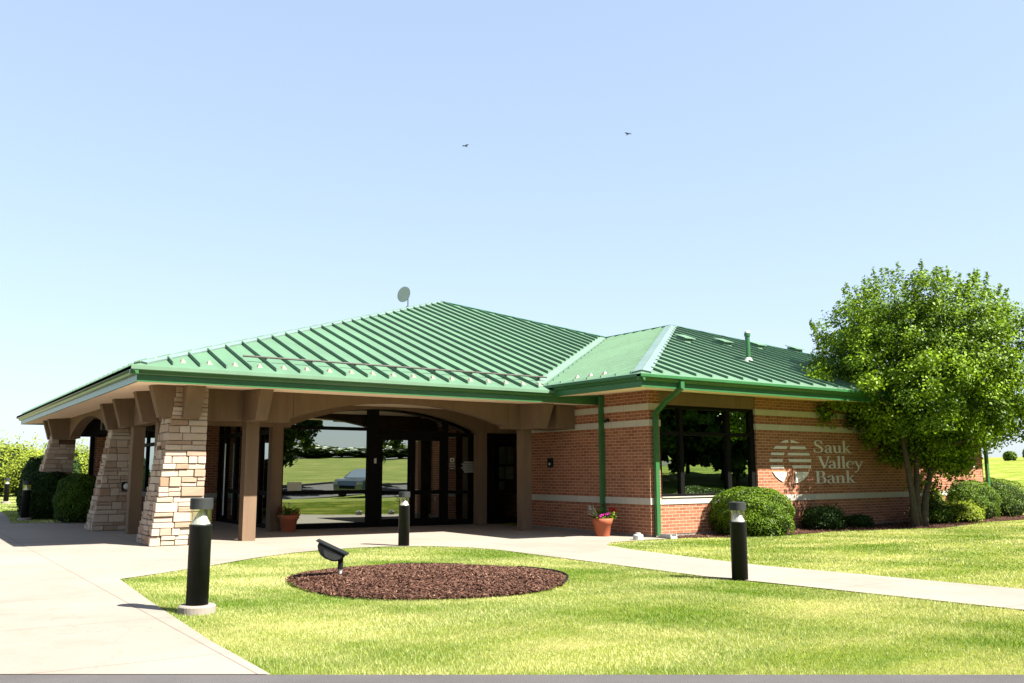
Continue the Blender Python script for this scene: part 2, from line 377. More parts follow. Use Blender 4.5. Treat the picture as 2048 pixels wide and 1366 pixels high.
def inpoly(px, py, poly):
    c = np.zeros(len(px), bool); j = len(poly)-1
    for i in range(len(poly)):
        xi, yi = poly[i]; xj, yj = poly[j]
        hit = ((yi > py) != (yj > py)) & (px < (xj-xi)*(py-yi)/(yj-yi+1e-12)+xi); c ^= hit; j = i
    return c
ISLAND = [(-10.90, aline(-10.9)), (-10.88, -6.76), (-10.77, -4.36), (-10.63, -2.2)]+GE[1:]+WALK_L[:-1]+[(-3.85, aline(-3.85)+0.02)]
BED = [(0.0, -0.32), (0.9, -0.60), (1.5, -1.05), (3.0, -1.18), (4.4, -1.05), (6.3, -1.35), (7.7, -1.80), (9.2, -1.5), (11.0, -1.15), (13.2, -1.15), (15.2, -0.9), (15.4, 0.6), (13.2, 0.6), (13.2, -0.005), (0.0, -0.005)]
RLAWN = [(0.0, -0.35), (0.9, -0.63), (1.5, -1.08), (3.0, -1.21), (4.4, -1.08), (6.3, -1.38), (7.7, -1.83), (9.2, -1.53), (11.0, -1.18), (13.2, -1.18), (15.2, -0.93), (17, 2), (17, -12), (-2.1, aline(-2.15)+0.02)]+WALK_R[1:-1]
MC = (-7.586, -4.232)
def mulch_r(a):   # radius of the round bed in direction a
    return 1.0+0.03*math.sin(3*a+1)+0.02*math.sin(5*a)
MA, MBX, MPH = 1.64, 1.66, math.atan2(-0.33, 0.94)
def in_mulch(x, y):
    dx, dy = x-MC[0], y-MC[1]; c, s_ = math.cos(MPH), math.sin(MPH)
    u_, v_ = (dx*c+dy*s_)/MA, (-dx*s_+dy*c)/MBX
    return np.sqrt(u_*u_+v_*v_)
mbb = sheet('planting_bed', BED, 'mulchbed', 0.012)

# grass blades -----------------------------------------------------------
rng = np.random.default_rng(7)
def blades(name, poly, dens_fn, nmax, hmin, hmax, wid):
    xs_ = [p[0] for p in poly]; ys_ = [p[1] for p in poly]
    n = nmax*2; x = rng.uniform(min(xs_), max(xs_), n); y = rng.uniform(min(ys_), max(ys_), n)
    k = inpoly(x+rng.normal(0, .018, n), y+rng.normal(0, .018, n), poly); x, y = x[k], y[k]
    d = np.hypot(x-CAM[0], y-CAM[1]); k = rng.random(len(x)) < dens_fn(d); x, y = x[k], y[k]
    k = in_mulch(x, y) > 1.0+rng.normal(0, .012, len(x)); x, y = x[k][:nmax], y[k][:nmax]
    n = len(x); z = np.where(x < 0, -0.0095*np.maximum(x, -20), 0)+np.where(x > 17, 0.031*(x-17), 0)
    d = np.hypot(x-CAM[0], y-CAM[1])
    h = rng.uniform(hmin, hmax, n)*(1+0.25*np.sin(x*2.1+1)*np.sin(y*1.7)); a = rng.uniform(0, 2*np.pi, n)
    wd = wid*(0.7+0.6*rng.random(n))*np.clip(d/9, 0.8, 2.2); ln = rng.normal(0, 0.45, (n, 2))*h[:, None]
    B = np.stack([x, y, z-0.004], 1); ax = np.stack([np.cos(a), np.sin(a), 0*a], 1)*wd[:, None]*0.5
    tip = B+np.stack([ln[:, 0], ln[:, 1], h], 1)
    V = np.stack([B-ax, B+ax, tip], 1).reshape(-1, 3)
    u_ = 0.84*x-0.54*y; v_ = 0.54*x+0.84*y   # patches stretched along the mowing direction
    pat = 0.40+0.34*np.sin(u_*1.1+1.2+np.sin(v_*1.3))*np.cos(v_*1.9-0.4*u_)+0.21*np.sin(2.6*u_+1.7*np.sin(v_*2.2))*np.sin(2.9*v_+2.0)+0.12*np.sin(6.1*v_+1.3*u_)*np.sin(3.7*u_)+0.08*np.sin(13*v_+2*np.sin(5*u_))*np.sin(9*u_+3*v_)
    t = np.clip(pat+rng.normal(0, 0.22, n), 0, 1)
    o = fast_mesh(name, V, np.arange(3*n).reshape(n, 3), np.repeat(t, 3), 'blade')
    tag(o, 'short mown lawn grass with straw coloured patches', 'grass', kind='stuff')
blades('grass', ISLAND, lambda d: np.clip(1.4-d/16, 0.25, 1), 420000, 0.012, 0.032, 0.005)
blades('grass', RLAWN, lambda d: np.clip(1.2-d/34, 0.25, 1), 330000, 0.014, 0.034, 0.007)
blades('grass', [(-10.35, 12.2), (-8.7, 11.8), (-8.0, 22), (-7, 40), (-9.2, 40), (-9.8, 20.8)], lambda d: 0*d+1, 30000, 0.03, 0.06, 0.014)

# round mulch bed --------------------------------------------------------
def mulch_z(q): return 0.02+0.09*np.clip(1-q**2, 0, 1)
mb = MB(); c_, s_ = math.cos(MPH), math.sin(MPH); NR, NA = 14, 72
vs = []
for j in range(NR+1):
    for i in range(NA):
        a = 2*math.pi*i/NA; q = j/NR; r = q*mulch_r(a)
        u_, v_ = r*math.cos(a)*MA, r*math.sin(a)*MBX; x, y = MC[0]+u_*c_-v_*s_, MC[1]+u_*s_+v_*c_
        vs.append((x, y, T(x, y)+float(mulch_z(q))+random.Random(i*77+j).uniform(-.008, .008)-(0.05 if j == NR else 0)))
mb.add(vs, [(j*NA+i, j*NA+(i+1) % NA, (j+1)*NA+(i+1) % NA, (j+1)*NA+i) for j in range(NR) for i in range(NA)])
root = thing('mulch_bed', (MC[0], MC[1], 0.07), 'round bed of red brown bark mulch in the front lawn', 'mulch bed')
mb.build('soil', 'mulchbed', root, True)
def chips(name, x, y, z, parent, n, big=1.0):
    L = rng.uniform(0.015, 0.045, n)*big; W = rng.uniform(0.005, 0.014, n)*big; a = rng.uniform(0, np.pi, n); ti = rng.normal(0, 0.35, (n, 2))
    ax = np.stack([np.cos(a), np.sin(a), ti[:, 0]], 1)*L[:, None]*0.5; ay = np.stack([-np.sin(a), np.cos(a), ti[:, 1]], 1)*W[:, None]*0.5
    P = np.stack([x, y, z], 1); V = np.stack([P-ax-ay, P+ax-ay, P+ax+ay, P-ax+ay], 1).reshape(-1, 3)
    if parent is not None: V = V-np.array(parent.location)
    t = np.clip(rng.beta(1.6, 2.2, n), 0, 1)
    return fast_mesh(name, V, np.arange(4*n).reshape(n, 4), np.repeat(t, 4), 'mulch', parent)
n = 42000; a = rng.uniform(0, 2*np.pi, n); q = np.sqrt(rng.uniform(0, 1, n))+np.abs(rng.normal(0, .016, n)); rr = q*(1.0+0.03*np.sin(3*a+1)+0.02*np.sin(5*a))
x = MC[0]+rr*np.cos(a)*MA*c_-rr*np.sin(a)*MBX*s_; y = MC[1]+rr*np.cos(a)*MA*s_+rr*np.sin(a)*MBX*c_
z = -0.0095*x+mulch_z(q)+0.006+rng.uniform(0, 0.018, n)
o = chips('bark_chips', x, y, z, root, n); o['kind'] = 'stuff'
mb = MB()                                        # black plastic edging showing at the bed's right and rear rim
for a0, a1 in ((-0.55, 0.62), (1.1, 1.75)):
    pts = []
    for i in range(15):
        a = a0+(a1-a0)*i/14; r = 1.015*mulch_r(a); u_, v_ = r*math.cos(a)*MA, r*math.sin(a)*MBX
        x, y = MC[0]+u_*c_-v_*s_, MC[1]+u_*s_+v_*c_; pts.append((x, y, T(x, y)+0.045))
    mb.tube(pts, 0.012, 6)
mb.build('edging', 'black', root)
k = 15000; x = rng.uniform(0.1, 15, k); y = rng.uniform(-2.0, 0, k); q = inpoly(x, y, BED); x, y = x[q], y[q]
o = chips('bark_chips', x, y, 0.016+rng.uniform(0, 0.03, len(x)), None, len(x)); tag(o, 'dark bark mulch strewn in the bed along the brick wall', 'mulch', kind='stuff')

# ---------------------------------------------------------------- the bank
G, C = 0.06, 0.0677
BANK = thing('bank_building', (0, 0, 0), 'single storey brick bank with green standing seam roof and wide porch', 'building')
def part(m, name, mat, parent=None, **kw): return m.build(name, mat, parent or BANK, **kw)

# brick walls
WT = 3.08
m = MB()
m.box(0, .30, 0, .3, G, WT); m.box(3.34, 13.1, 0, .3, G, WT+.0); m.box(.30, 3.34, 0.0, .3, G, G+11*C-0.002)   # facade
part(m, 'brick_wall', 'brick')
m = MB(); m.box(0, .3, .3, 4.4, G, WT); m.box(.3, 1.5, 4.1, 4.4, G, WT); part(m, 'brick_wall', 'brick')
m = MB(); m.box(12.8, 13.1, .3, 14, G, WT); part(m, 'brick_wall', 'brick')
m = MB(); m.box(1.2, 1.5, 4.4, 11, G, WT); part(m, 'brick_wall', 'brick')
m = MB(); m.box(-6.9, -5.52, 10.7, 11.0, G, WT-.1); m.box(-6.9, -6.6, 11.0, 12.2, G, WT-.1); m.box(-6.9, -6.6, 12.2, 20, G, .8); m.box(-6.9, -6.6, 15.6, 16.6, .8, 2.9); m.box(-6.9, -6.6, 19.6, 20, .8, 2.9); part(m, 'brick_wall', 'brick')
m = MB(); m.box(-8.05, -7.62, 14.9, 15.35, G, 2.45); part(m, 'brick_pier', 'brick')
for q in ((0.01, 13.09, .012, .29), (.012, .29, .292, 4.39), (-6.9, -5.52, 10.71, 10.99)): part(MB().box(*q, -.3, G), 'foundation', 'conc2')
# limestone courses
def course(z0, z1, segs_x, segs_y, d=0.018):
    m = MB()
    for a, b in segs_x: m.box(a, b, -d, .05, z0, z1)
    for a, b in segs_y: m.box(-d, .05, a, b, z0, z1)
    part(m, 'stone_band', 'lime')
course(G+9*C, G+11*C, [(-.018, 13.118)], [(.05, 4.4)])
course(G+33*C, G+35*C, [(-.018, .32), (3.32, 13.118)], [(.05, 4.4)])
course(G+38*C, G+40*C, [(-.018, .32), (3.32, 13.118)], [(.05, 4.4)])
m = MB(); m.box(-6.93, -5.52, 10.68, 10.75, G+9*C, G+11*C); m.box(-6.93, -6.85, 10.75, 20, G+9*C, G+11*C); part(m, 'stone_band', 'lime')

# roof: main pyramid and wing hip ----------------------------------------
FL, FR, AP, BL, BR = (-9.9, 1.5, 3.08), (14.5, 1.5, 3.08), (2.3, 12.8, 7.2), (-9.9, 17.7, 3.08), (14.5, 24, 3.08)
SF = (7.2-3.08)/(12.8-1.5); SL = (7.2-3.08)/(12.2)
roof = MB().add([FL, FR, AP, BL, BR, (-9.9, 1.5, 3.02), (14.5, 1.5, 3.02), (-9.9, 17.7, 3.02), (14.5, 24, 3.02)],
                [(0, 1, 2), (3, 0, 2), (4, 3, 2), (1, 4, 2), (0, 5, 6, 1), (3, 7, 5, 0), (5, 7, 8, 6), (3, 4, 8, 7), (1, 6, 8, 4)])
def rib(m, a, b, h=0.068, wd=0.014, ax='y'):
    a, b = Vector(a), Vector(b); o_ = Vector((wd, 0, 0)) if ax == 'y' else Vector((0, wd, 0)); u_ = Vector((0, 0, h)); dn = Vector((0, 0, -0.01))
    m.hexa([a-o_+dn, a+o_+dn, b+o_+dn, b-o_+dn], [a-o_+u_, a+o_+u_, b+o_+u_, b-o_+u_])
x = -9.66
while x < 14:
    yh = 1.5+(x+9.9)*(11.3/12.2) if x < 2.3 else 12.8-(x-2.3)*(11.3/12.2)
    yh -= .13; ya = max(1.62, 1.84+(x+1.4)*(7.15/8.0)+.24) if x > -1.45 else 1.62
    if yh > ya+.1:
        rib(roof, (x, ya, 3.08+SF*(ya-1.5)), (x, yh, 3.08+SF*(yh-1.5)))
    x += 0.445
y = 1.9
while y < 17.5:
    xh = -9.9+(y-1.5)*(12.2/11.3) if y < 12.8 else 2.3-(y-12.8)*(12.2/4.9)
    xh -= .12 if y < 12.8 else 0
    if xh > -9.6: rib(roof, (-9.78, y, 3.08+SL*.12), (xh, y, 3.08+SL*(xh+9.9)), ax='x')
    y += 0.445
ROOF = part(roof, 'roof', 'roof')
WL, WR, WA, WB = (-1.4, -1.3, 3.2), (14.6, -1.3, 3.2), (6.6, 5.9, 5.81), (6.6, 9.0, 5.81)
WS = (5.81-3.2)/7.2; WX = (5.81-3.2)/8.0
wr = MB().add([WL, WR, WA, WB, (-1.4, 1.83, 3.2), (14.6, 12, 3.2), (6.6, 12, 5.81), (-1.4, -1.3, 3.14), (14.6, -1.3, 3.14), (-1.4, 1.83, 3.14), (14.6, 12, 3.14)],
              [(0, 1, 2), (4, 0, 2, 3), (2, 1, 5, 6), (0, 7, 8, 1), (4, 9, 7, 0), (1, 8, 10, 5)])
x = -1.16
while x < 14.4:
    yh = -1.3+(x+1.4)*(7.2/8.0) if x < 6.6 else -1.3+(14.6-x)*(7.2/8.0)
    yh -= .19
    if yh > -1.0: rib(wr, (x, -1.18, 3.2+WS*.12), (x, yh, 3.2+WS*(yh+1.3)), h=.056)
    x += 0.463
y = -0.9
while y < 8.9:
    x1 = -1.4+(y+1.3)*(8.0/7.2) if y < 5.9 else 6.6
    x0 = -1.3 if y < 1.83 else -1.4+(y-1.83)*(8.0/7.17)+.16
    x1 -= .16 if y < 5.9 else .02
    if x1 > x0+.1: rib(wr, (x0, y, 3.2+WX*(x0+1.4)), (x1, y, 3.2+WX*(x1+1.4)), h=.04, ax='x')
    y += 0.445
part(wr, 'roof', 'roof')
def strip(m, a, b, half, up_, nrmA, nrmB=None):
    """folded cap along a hip: two flanges following the two roof planes"""
    a, b = Vector(a), Vector(b); d = (b-a).normalized()
    for nn, sg in ((nrmA, 1), (nrmB, -1)):
        if nn is None: continue
        nn = Vector(nn).normalized(); s_ = nn.cross(d).normalized()*half*sg
        o1 = nn*up_; o0 = nn*(-0.008)
        q = [a, b, b+s_, a+s_]; m.hexa([p+o0 for p in q], [p+o1 for p in q])
nF, nL = (0, -SF, 1), (-SL, 0, 1); nWF, nWL, nWR = (0, -WS, 1), (-WX, 0, 1), (WX, 0, 1)
m = MB()
strip(m, Vector(FL).lerp(Vector(AP), .014), AP, -.12, .034, nF, nL); part(m, 'hip_cap', 'flash', ROOF)
m = MB(); strip(m, AP, (6.6, 8.82, 5.75), .16, .040, nF, None); part(m, 'hip_cap', 'trim', ROOF)
m = MB()
strip(m, Vector(WL).lerp(Vector(WA), .022), WA, -.18, .036, nWF, nWL); part(m, 'hip_cap', 'flash', ROOF)
m = MB(); strip(m, WR, WA, .14, .040, nWF, nWR); strip(m, WA, WB, .1, .045, nWL, None); part(m, 'hip_cap', 'trim', ROOF)
m = MB(); vb, vt = (-1.3, 1.93, 3.236), (6.5, 8.91, 5.777)
strip(m, vb, vt, .18, .020, nF, None); strip(m, vb, vt, .12, .018, nWL, None); part(m, 'valley_flashing', 'valley', ROOF)
# right hip caps above: dark trim colour stands in for their shadowed edge
# snow rail and guards
m = MB(); zr = 3.08+SF*(2.2-1.5)+.11
m.tube([(-7.87, 2.2, zr), (-1.0, 2.2, zr)], .018, 8)
x = -9.66+0.445*5
while x < -1.0:
    m.box(x-.012, x+.012, 2.19, 2.28, zr-.09, zr); x += .445*2
part(m, 'snow_rail', 'rail', ROOF)
for i in range(21):
    x = -9.44+i*.445
    if x > -.6: break
    z0 = 3.08+SF*(1.88-1.5); mm = MB()
    mm.hexa([(x-.05, 1.83, z0-.03), (x+.05, 1.83, z0-.03), (x+.05, 1.95, z0+.02), (x-.05, 1.95, z0+.02)], [(x-.012, 1.91, z0+.06), (x+.012, 1.91, z0+.06), (x+.015, 1.93, z0+.06), (x-.015, 1.93, z0+.06)])
    part(mm, 'snow_guard', 'cream', ROOF)
for y in (1.1, .65, .2):
    z0 = 3.2+WX*.35; mm = MB(); x = -1.05
    mm.hexa([(x-.05, y-.05, z0-.03), (x-.05, y+.05, z0-.03), (x+.07, y+.05, z0+.02), (x+.07, y-.05, z0+.02)][::-1], [(x+.03, y-.012, z0+.08), (x+.03, y+.012, z0+.08), (x+.05, y+.012, z0+.08), (x+.05, y-.012, z0+.08)][::-1])
    part(mm, 'snow_guard', 'cream', ROOF)
# low roof vents and the vent pipe
for x, y in ((4.31, 3.1), (5.97, 3.24), (7.57, 3.4), (9.33, 3.44)):
    z0 = 3.2+WS*(y+1.3); mm = MB()
    mm.hexa([(x-.16, y-.16, z0-.12), (x+.16, y-.16, z0-.12), (x+.16, y+.16, z0+.02), (x-.16, y+.16, z0+.02)], [(x-.16, y-.14, z0+.06), (x+.16, y-.14, z0+.06), (x+.16, y+.16, z0+.16), (x-.16, y+.16, z0+.16)])
    mm.hexa([(x-.2, y-.2, z0+.05), (x+.2, y-.2, z0+.05), (x+.2, y+.2, z0+.2), (x-.2, y+.2, z0+.2)], [(x-.2, y-.2, z0+.07), (x+.2, y-.2, z0+.07), (x+.2, y+.2, z0+.22), (x-.2, y+.2, z0+.22)])
    part(mm, 'roof_vent', 'roof', ROOF)
vx, vy = 4.46, 1.1; vz = 3.2+WS*(vy+1.3)
mm = MB().lathe([(.06, -.02), (.06, .62), (.078, .63), (.078, .70), (.02, .71)], (vx, vy, vz), 16); vp = part(mm, 'vent_pipe', 'trim', ROOF, smooth=False)
MB().lathe([(.14, -.05), (.12, .0), (.065, .09), (.0, .09)], (vx, vy, vz), 16).build('pipe_boot', 'white', BANK, uvz=0)
MB().lathe([(.07, .705), (.06, .75), (.02, .775), (.0, .775)], (vx, vy, vz), 16).build('pipe_cap', 'white', BANK)

# eaves: fascia, gutter, soffit -------------------------------------------
GP = [(0, -.125), (.03, -.125), (.05, -.11), (.06, -.075), (.105, -.062), (.12, -.052), (.12, .0), (.105, .0), (.105, -.012), (0, -.012)]  # outward, z (gutter profile)
def gutter_y(x0, x1, yf, zt): return MB().prism([(yf-o_, zt+z) for o_, z in GP], 'x', x0, x1)
def gutter_x(y0, y1, xf, zt): return MB().prism([(xf-o_, zt+z) for o_, z in GP], 'y', y0, y1)
m = MB(); m.box(-9.78, -.002, 1.63, 1.66, 2.83, 3.02); m.box(-9.78, -9.75, 1.66, 17.6, 2.83, 3.02); m.box(-9.75, -8.4, 17.57, 17.6, 2.83, 3.02); part(m, 'fascia', 'trim', ROOF)
part(gutter_y(-9.9, -.62, 1.63, 3.07), 'gutter', 'trim', ROOF)
part(gutter_x(1.51, 17.7, -9.78, 3.07), 'gutter', 'trim', ROOF)
m = MB(); m.box(-1.29, 14.49, -1.2, -1.17, 2.955, 3.15); m.box(-1.29, -1.26, -1.17, 1.63, 2.955, 3.15); m.box(14.46, 14.49, -1.17, 14, 2.955, 3.15); part(m, 'fascia', 'trim', ROOF)
part(gutter_y(-1.41, 14.6, -1.2, 3.195), 'gutter', 'trim', ROOF)
part(gutter_x(-1.31, 1.5, -1.29, 3.195), 'gutter', 'trim', ROOF)
part(MB().prism([(14.49+o_, 3.195+z) for o_, z in GP], 'y', -1.31, 14), 'gutter', 'trim', ROOF)
CZ = 2.91
m = MB()
m.add([(-9.75, 1.66, 2.835), (-.002, 1.66, 2.835), (-.002, 3.2, CZ), (-8.75, 3.2, CZ)], [(0, 1, 2, 3)])
m.add([(-9.75, 1.66, 2.835), (-8.75, 3.2, CZ), (-8.75, 17.57, CZ), (-9.75, 17.57, 2.835)], [(0, 1, 2, 3)])
m.add([(-8.75, 3.2, CZ), (-.002, 3.2, CZ), (-.002, 6.05, CZ), (-5.5, 6.05, CZ), (-5.5, 10.7, CZ), (-8.75, 10.7, CZ)], [(0, 1, 2, 3, 4, 5)])
m.add([(-8.75, 10.7, CZ), (-6.9, 10.7, CZ), (-6.9, 17.57, CZ), (-8.75, 17.57, CZ)], [(0, 1, 2, 3)])
m.add([(-1.26, -1.17, 2.96), (14.46, -1.17, 2.96), (14.46, -.002, 3.05), (-.002, -.002, 3.05)], [(0, 1, 2, 3)])
m.add([(-1.26, -1.17, 2.96), (-.002, -.002, 3.05), (-.002, 1.64, 3.05), (-1.26, 1.64, 2.96)], [(0, 1, 2, 3)])
m.add([(0, 4.4, CZ), (1.2, 4.4, CZ), (1.2, 6.05, CZ), (0, 6.05, CZ)], [(0, 1, 2, 3)])
part(m, 'soffit', 'soffit')
# downspouts
def spout(pts, sz=.05):
    m = MB(); P = [Vector(p) for p in pts]
    for a, b in zip(P[:-1], P[1:]):
        d = (b-a).normalized(); a2, b2 = a-d*sz*.3, b+d*sz*.3
        s1 = Vector((1, 0, 0)) if abs(d.x) < .9 else Vector((0, 1, 0)); s1 = (s1-d*s1.dot(d)).normalized()*sz; s2 = d.cross(s1).normalized()*sz*.72
        m.hexa([a2-s1-s2, a2+s1-s2, a2+s1+s2, a2-s1+s2], [b2-s1-s2, b2+s1-s2, b2+s1+s2, b2-s1+s2])
    return m
d1 = spout([(-.28, -1.25, 3.12), (-.28, -1.25, 2.98), (-.02, -.55, 2.78), (.12, -.08, 2.56), (.12, -.07, .06)]); part(d1, 'downspout', 'trim')
m = MB()
m = spout([(-.065, 1.45, 3.0), (-.065, 1.45, .10)], .052); part(m, 'downspout', 'trim')
part(spout([(13.2, -1.2, 3.1), (13.18, -.25, 2.75), (13.18, -.08, 2.6), (13.18, -.08, .1)]), 'downspout', 'trim')

# porch: beams, posts, brackets, stone pillars ---------------------------------
def arch_pts(x0, x1, z0, z1, step, n=28):
    pts = []
    for i in range(n+1):
        t = i/n; u_ = 2*t-1; zz = z0+step+(z1-z0-step)*math.sqrt(max(0, 1-(u_*0.94)**2)-0) if False else z0+step+(z1-z0-step)*(1-abs(u_)**2.15)
        pts.append((x0+(x1-x0)*t, zz))
    return pts
BZ = 2.32
m = MB()
pts = [(-8.6, BZ), (-6.62, BZ)]+arch_pts(-6.62, -1.52, BZ, 2.79, .07)+[(-1.52, BZ), (-.55, BZ), (-.55, CZ+.03), (-8.6, CZ+.03)]
def arched(m, pts, axis, a, b):
    # strip-wise so that the concave outline stays clean
    lo_ = [p for p in pts[:-2]]; zt = pts[-1][1]
    for p, q in zip(lo_[:-1], lo_[1:]):
        if abs(p[0]-q[0]) < 1e-6: continue
        m.prism([p, q, (q[0], zt), (p[0], zt)], axis, a, b)
arched(m, pts, 'y', 3.1, 3.36); part(m, 'beam', 'brown')
m = MB(); m.box(-.55, -.002, 2.45, 3.36, BZ, CZ-.04); part(m, 'beam', 'brown')
m = MB(); pts = [(-8.6, BZ+.03), (-5.6, BZ+.03)]+arch_pts(-5.6, -.68, BZ+.03, 2.86, .05)+[(-.68, BZ+.03), (1.0, BZ+.03), (1.0, CZ+.03), (-8.6, CZ+.03)]
arched(m, pts, 'y', 5.7, 5.92); part(m, 'beam', 'brown')
m = MB(); pts = [(3.4, BZ), (9.0, BZ)]+arch_pts(9.0, 14.2, BZ, 2.80, .06)+[(14.2, BZ), (15.6, BZ), (15.6, CZ+.03), (3.4, CZ+.03)]
arched(m, pts, 'x', -8.86, -8.60); part(m, 'beam', 'brown')
for y0, y1, z0 in ((14.9, 15.2, 2.40), (11.2, 11.4, 2.45)): part(MB().box(-8.58, -6.92, y0, y1, z0, CZ-.005), 'beam', 'dark')
for jx, z0, z1 in ((-6.55, BZ+.01, CZ-.02), (-4.45, 2.80, CZ-.02), (-2.9, 2.70, CZ-.02), (-1.45, BZ+.01, CZ-.02)):
    part(MB().box(jx-.004, jx+.004, 3.0965, 3.0995, z0, z1), 'panel_joint', 'bark')
def bracket_y(x0, x1):   # projecting towards -Y from the front beam
    m = MB(); m.hexa([(x0+.01, 2.36, BZ-.012), (x1-.01, 2.36, BZ-.012), (x1-.01, 3.098, BZ-.012), (x0+.01, 3.098, BZ-.012)], [(x0, 2.10, 2.868), (x1, 2.10, 2.868), (x1, 3.098, 2.912), (x0, 3.098, 2.912)])
    m.v[4:8] = [(x0, 2.10, 2.862), (x1, 2.10, 2.862), (x1, 3.098, 2.908), (x0, 3.098, 2.908)]; return m
def bracket_x(y0, y1, xo=-9.3):
    m = MB(); xi = -8.862; zo = 2.835+(xo+9.75)*.075+.004
    m.hexa([(xo+.16, y0+.01, BZ-.012), (xi, y0+.01, BZ-.012), (xi, y1-.01, BZ-.012), (xo+.16, y1-.01, BZ-.012)], [(xo, y0, zo), (xi, y0, 2.905), (xi, y1, 2.905), (xo, y1, zo)]); return m
for a, b in ((-8.84, -8.53), (-7.56, -7.31), (-1.13, -.88)): part(bracket_y(a, b), 'bracket', 'brown')
for a, b, xo in ((2.46, 2.70, -9.36), (4.0, 4.22, -9.3), (6.15, 6.37, -9.27), (7.75, 8.0, -9.22), (14.5, 14.75, -9.42), (15.4, 15.65, -9.42)): part(bracket_x(a, b, xo), 'bracket', 'brown')
def post(x0, x1, y0, y1, zt=BZ-.002): part(MB().box(x0, x1, y0, y1, T(x0, y0)+.012, zt), 'post', 'brown')
post(-7.46, -7.21, 3.11, 3.35); post(-1.03, -.78, 3.11, 3.35)
post(-6.02, -5.77, 5.70, 5.95, BZ+.028); post(-.58, -.33, 5.70, 5.95, BZ+.028)
post(-8.84, -8.62, 4.05, 4.30); post(-8.84, -8.60, 6.2, 6.46)

srng = random.Random(5)
def stone_pillar(xb0, xb1, yb0, yb1, xt0, xt1, yt0, yt1, zt, seed):
    """battered pillar of ledgestone: every stone its own block over a mortar core"""
    R = random.Random(seed); zb = T(xb0, yb0)+.012
    m = MB(); L = lambda a, b, t: a+(b-a)*t
    def rect(z):
        t = (z-zb)/(zt-zb); return L(xb0, xt0, t), L(xb1, xt1, t), L(yb0, yt0, t), L(yb1, yt1, t)
    r0, r1 = rect(zb), rect(zt); k = .035
    core = MB(); core.hexa([(r0[0]+k, r0[2]+k, zb), (r0[1]-k, r0[2]+k, zb), (r0[1]-k, r0[3]-k, zb), (r0[0]+k, r0[3]-k, zb)], [(r1[0]+k, r1[2]+k, zt), (r1[1]-k, r1[2]+k, zt), (r1[1]-k, r1[3]-k, zt), (r1[0]+k, r1[3]-k, zt)])
    def stone(side, a, b, z0, z1, pr, tint):
        gp = .005; x0, x1, y0, y1 = rect((z0+z1)/2); z0 += gp; z1 -= gp; jt = lambda: R.uniform(-.006, .006)
        if side == 'f': q = [(a+gp, y0-pr), (b-gp, y0-pr), (b-gp, y0+.06), (a+gp, y0+.06)]
        elif side == 'b': q = [(a+gp, y1-.06), (b-gp, y1-.06), (b-gp, y1+pr), (a+gp, y1+pr)]
        elif side == 'l': q = [(x0-pr, a+gp), (x0+.06, a+gp), (x0+.06, b-gp), (x0-pr, b-gp)]
        else: q = [(x1-.06, a+gp), (x1+pr, a+gp), (x1+pr, b-gp), (x1-.06, b-gp)]
        # pillowed face: inset bottom/top edges
        B = [(p[0]+jt(), p[1]+jt(), z0+jt()*.5) for p in q]; Tt = [(p[0]+jt(), p[1]+jt(), z1+jt()*.5) for p in q]
        m.hexa(B, Tt, tint)
    for side in 'flrb':
        z = zb; RR = random.Random(seed*31+(1 if side in 'fb' else 2))
        while z < zt-.02:
            h = min(RR.choice([.075, .10, .13, .15, .17]), zt-z)
            if zt-z-h < .05: h = zt-z
            x0, x1, y0, y1 = rect(z+h/2)
            a0, a1 = (x0-.012, x1+.012) if side in 'fb' else (y0+.062, y1-.062)
            a = a0
            while a < a1-.01:
                wd = RR.uniform(.13, .42)*(1.25 if h < .11 else 1)
                if a1-a-wd < .12: wd = a1-a
                b = a+wd
                def tn():
                    q = RR.random(); return RR.uniform(.3, 1.0) if q < .90 else RR.uniform(.12, .3) if q < .965 else RR.uniform(0.02, .09)
                if h >= .15 and RR.random() < .4:
                    c = h*RR.uniform(.4, .6); stone(side, a, b, z, z+c, RR.uniform(-.012, .02), tn()); stone(side, a, b, z+c, z+h, RR.uniform(-.012, .02), tn())
                else: stone(side, a, b, z, z+h, RR.uniform(-.012, .022), tn())
                a = b
            z += h
    p = part(m, 'stone_pillar', 'stone'); bm = bmesh.new(); bm.from_mesh(p.data)
    bmesh.ops.bevel(bm, geom=[e for e in bm.edges], offset=.007, segments=1, affect='EDGES', profile=.6); bm.to_mesh(p.data); bm.free()
    part(core, 'mortar_core', 'conc2', p); return p
stone_pillar(-9.22, -8.34, 2.62, 3.62, -8.93, -8.40, 2.42, 3.05, 2.862, 3)
stone_pillar(-9.28, -8.46, 7.7, 8.5, -8.86, -8.42, 7.8, 8.2, 2.89, 4)
stone_pillar(-9.74, -8.74, 14.6, 15.6, -9.12, -8.62, 14.7, 15.2, 2.88, 8)

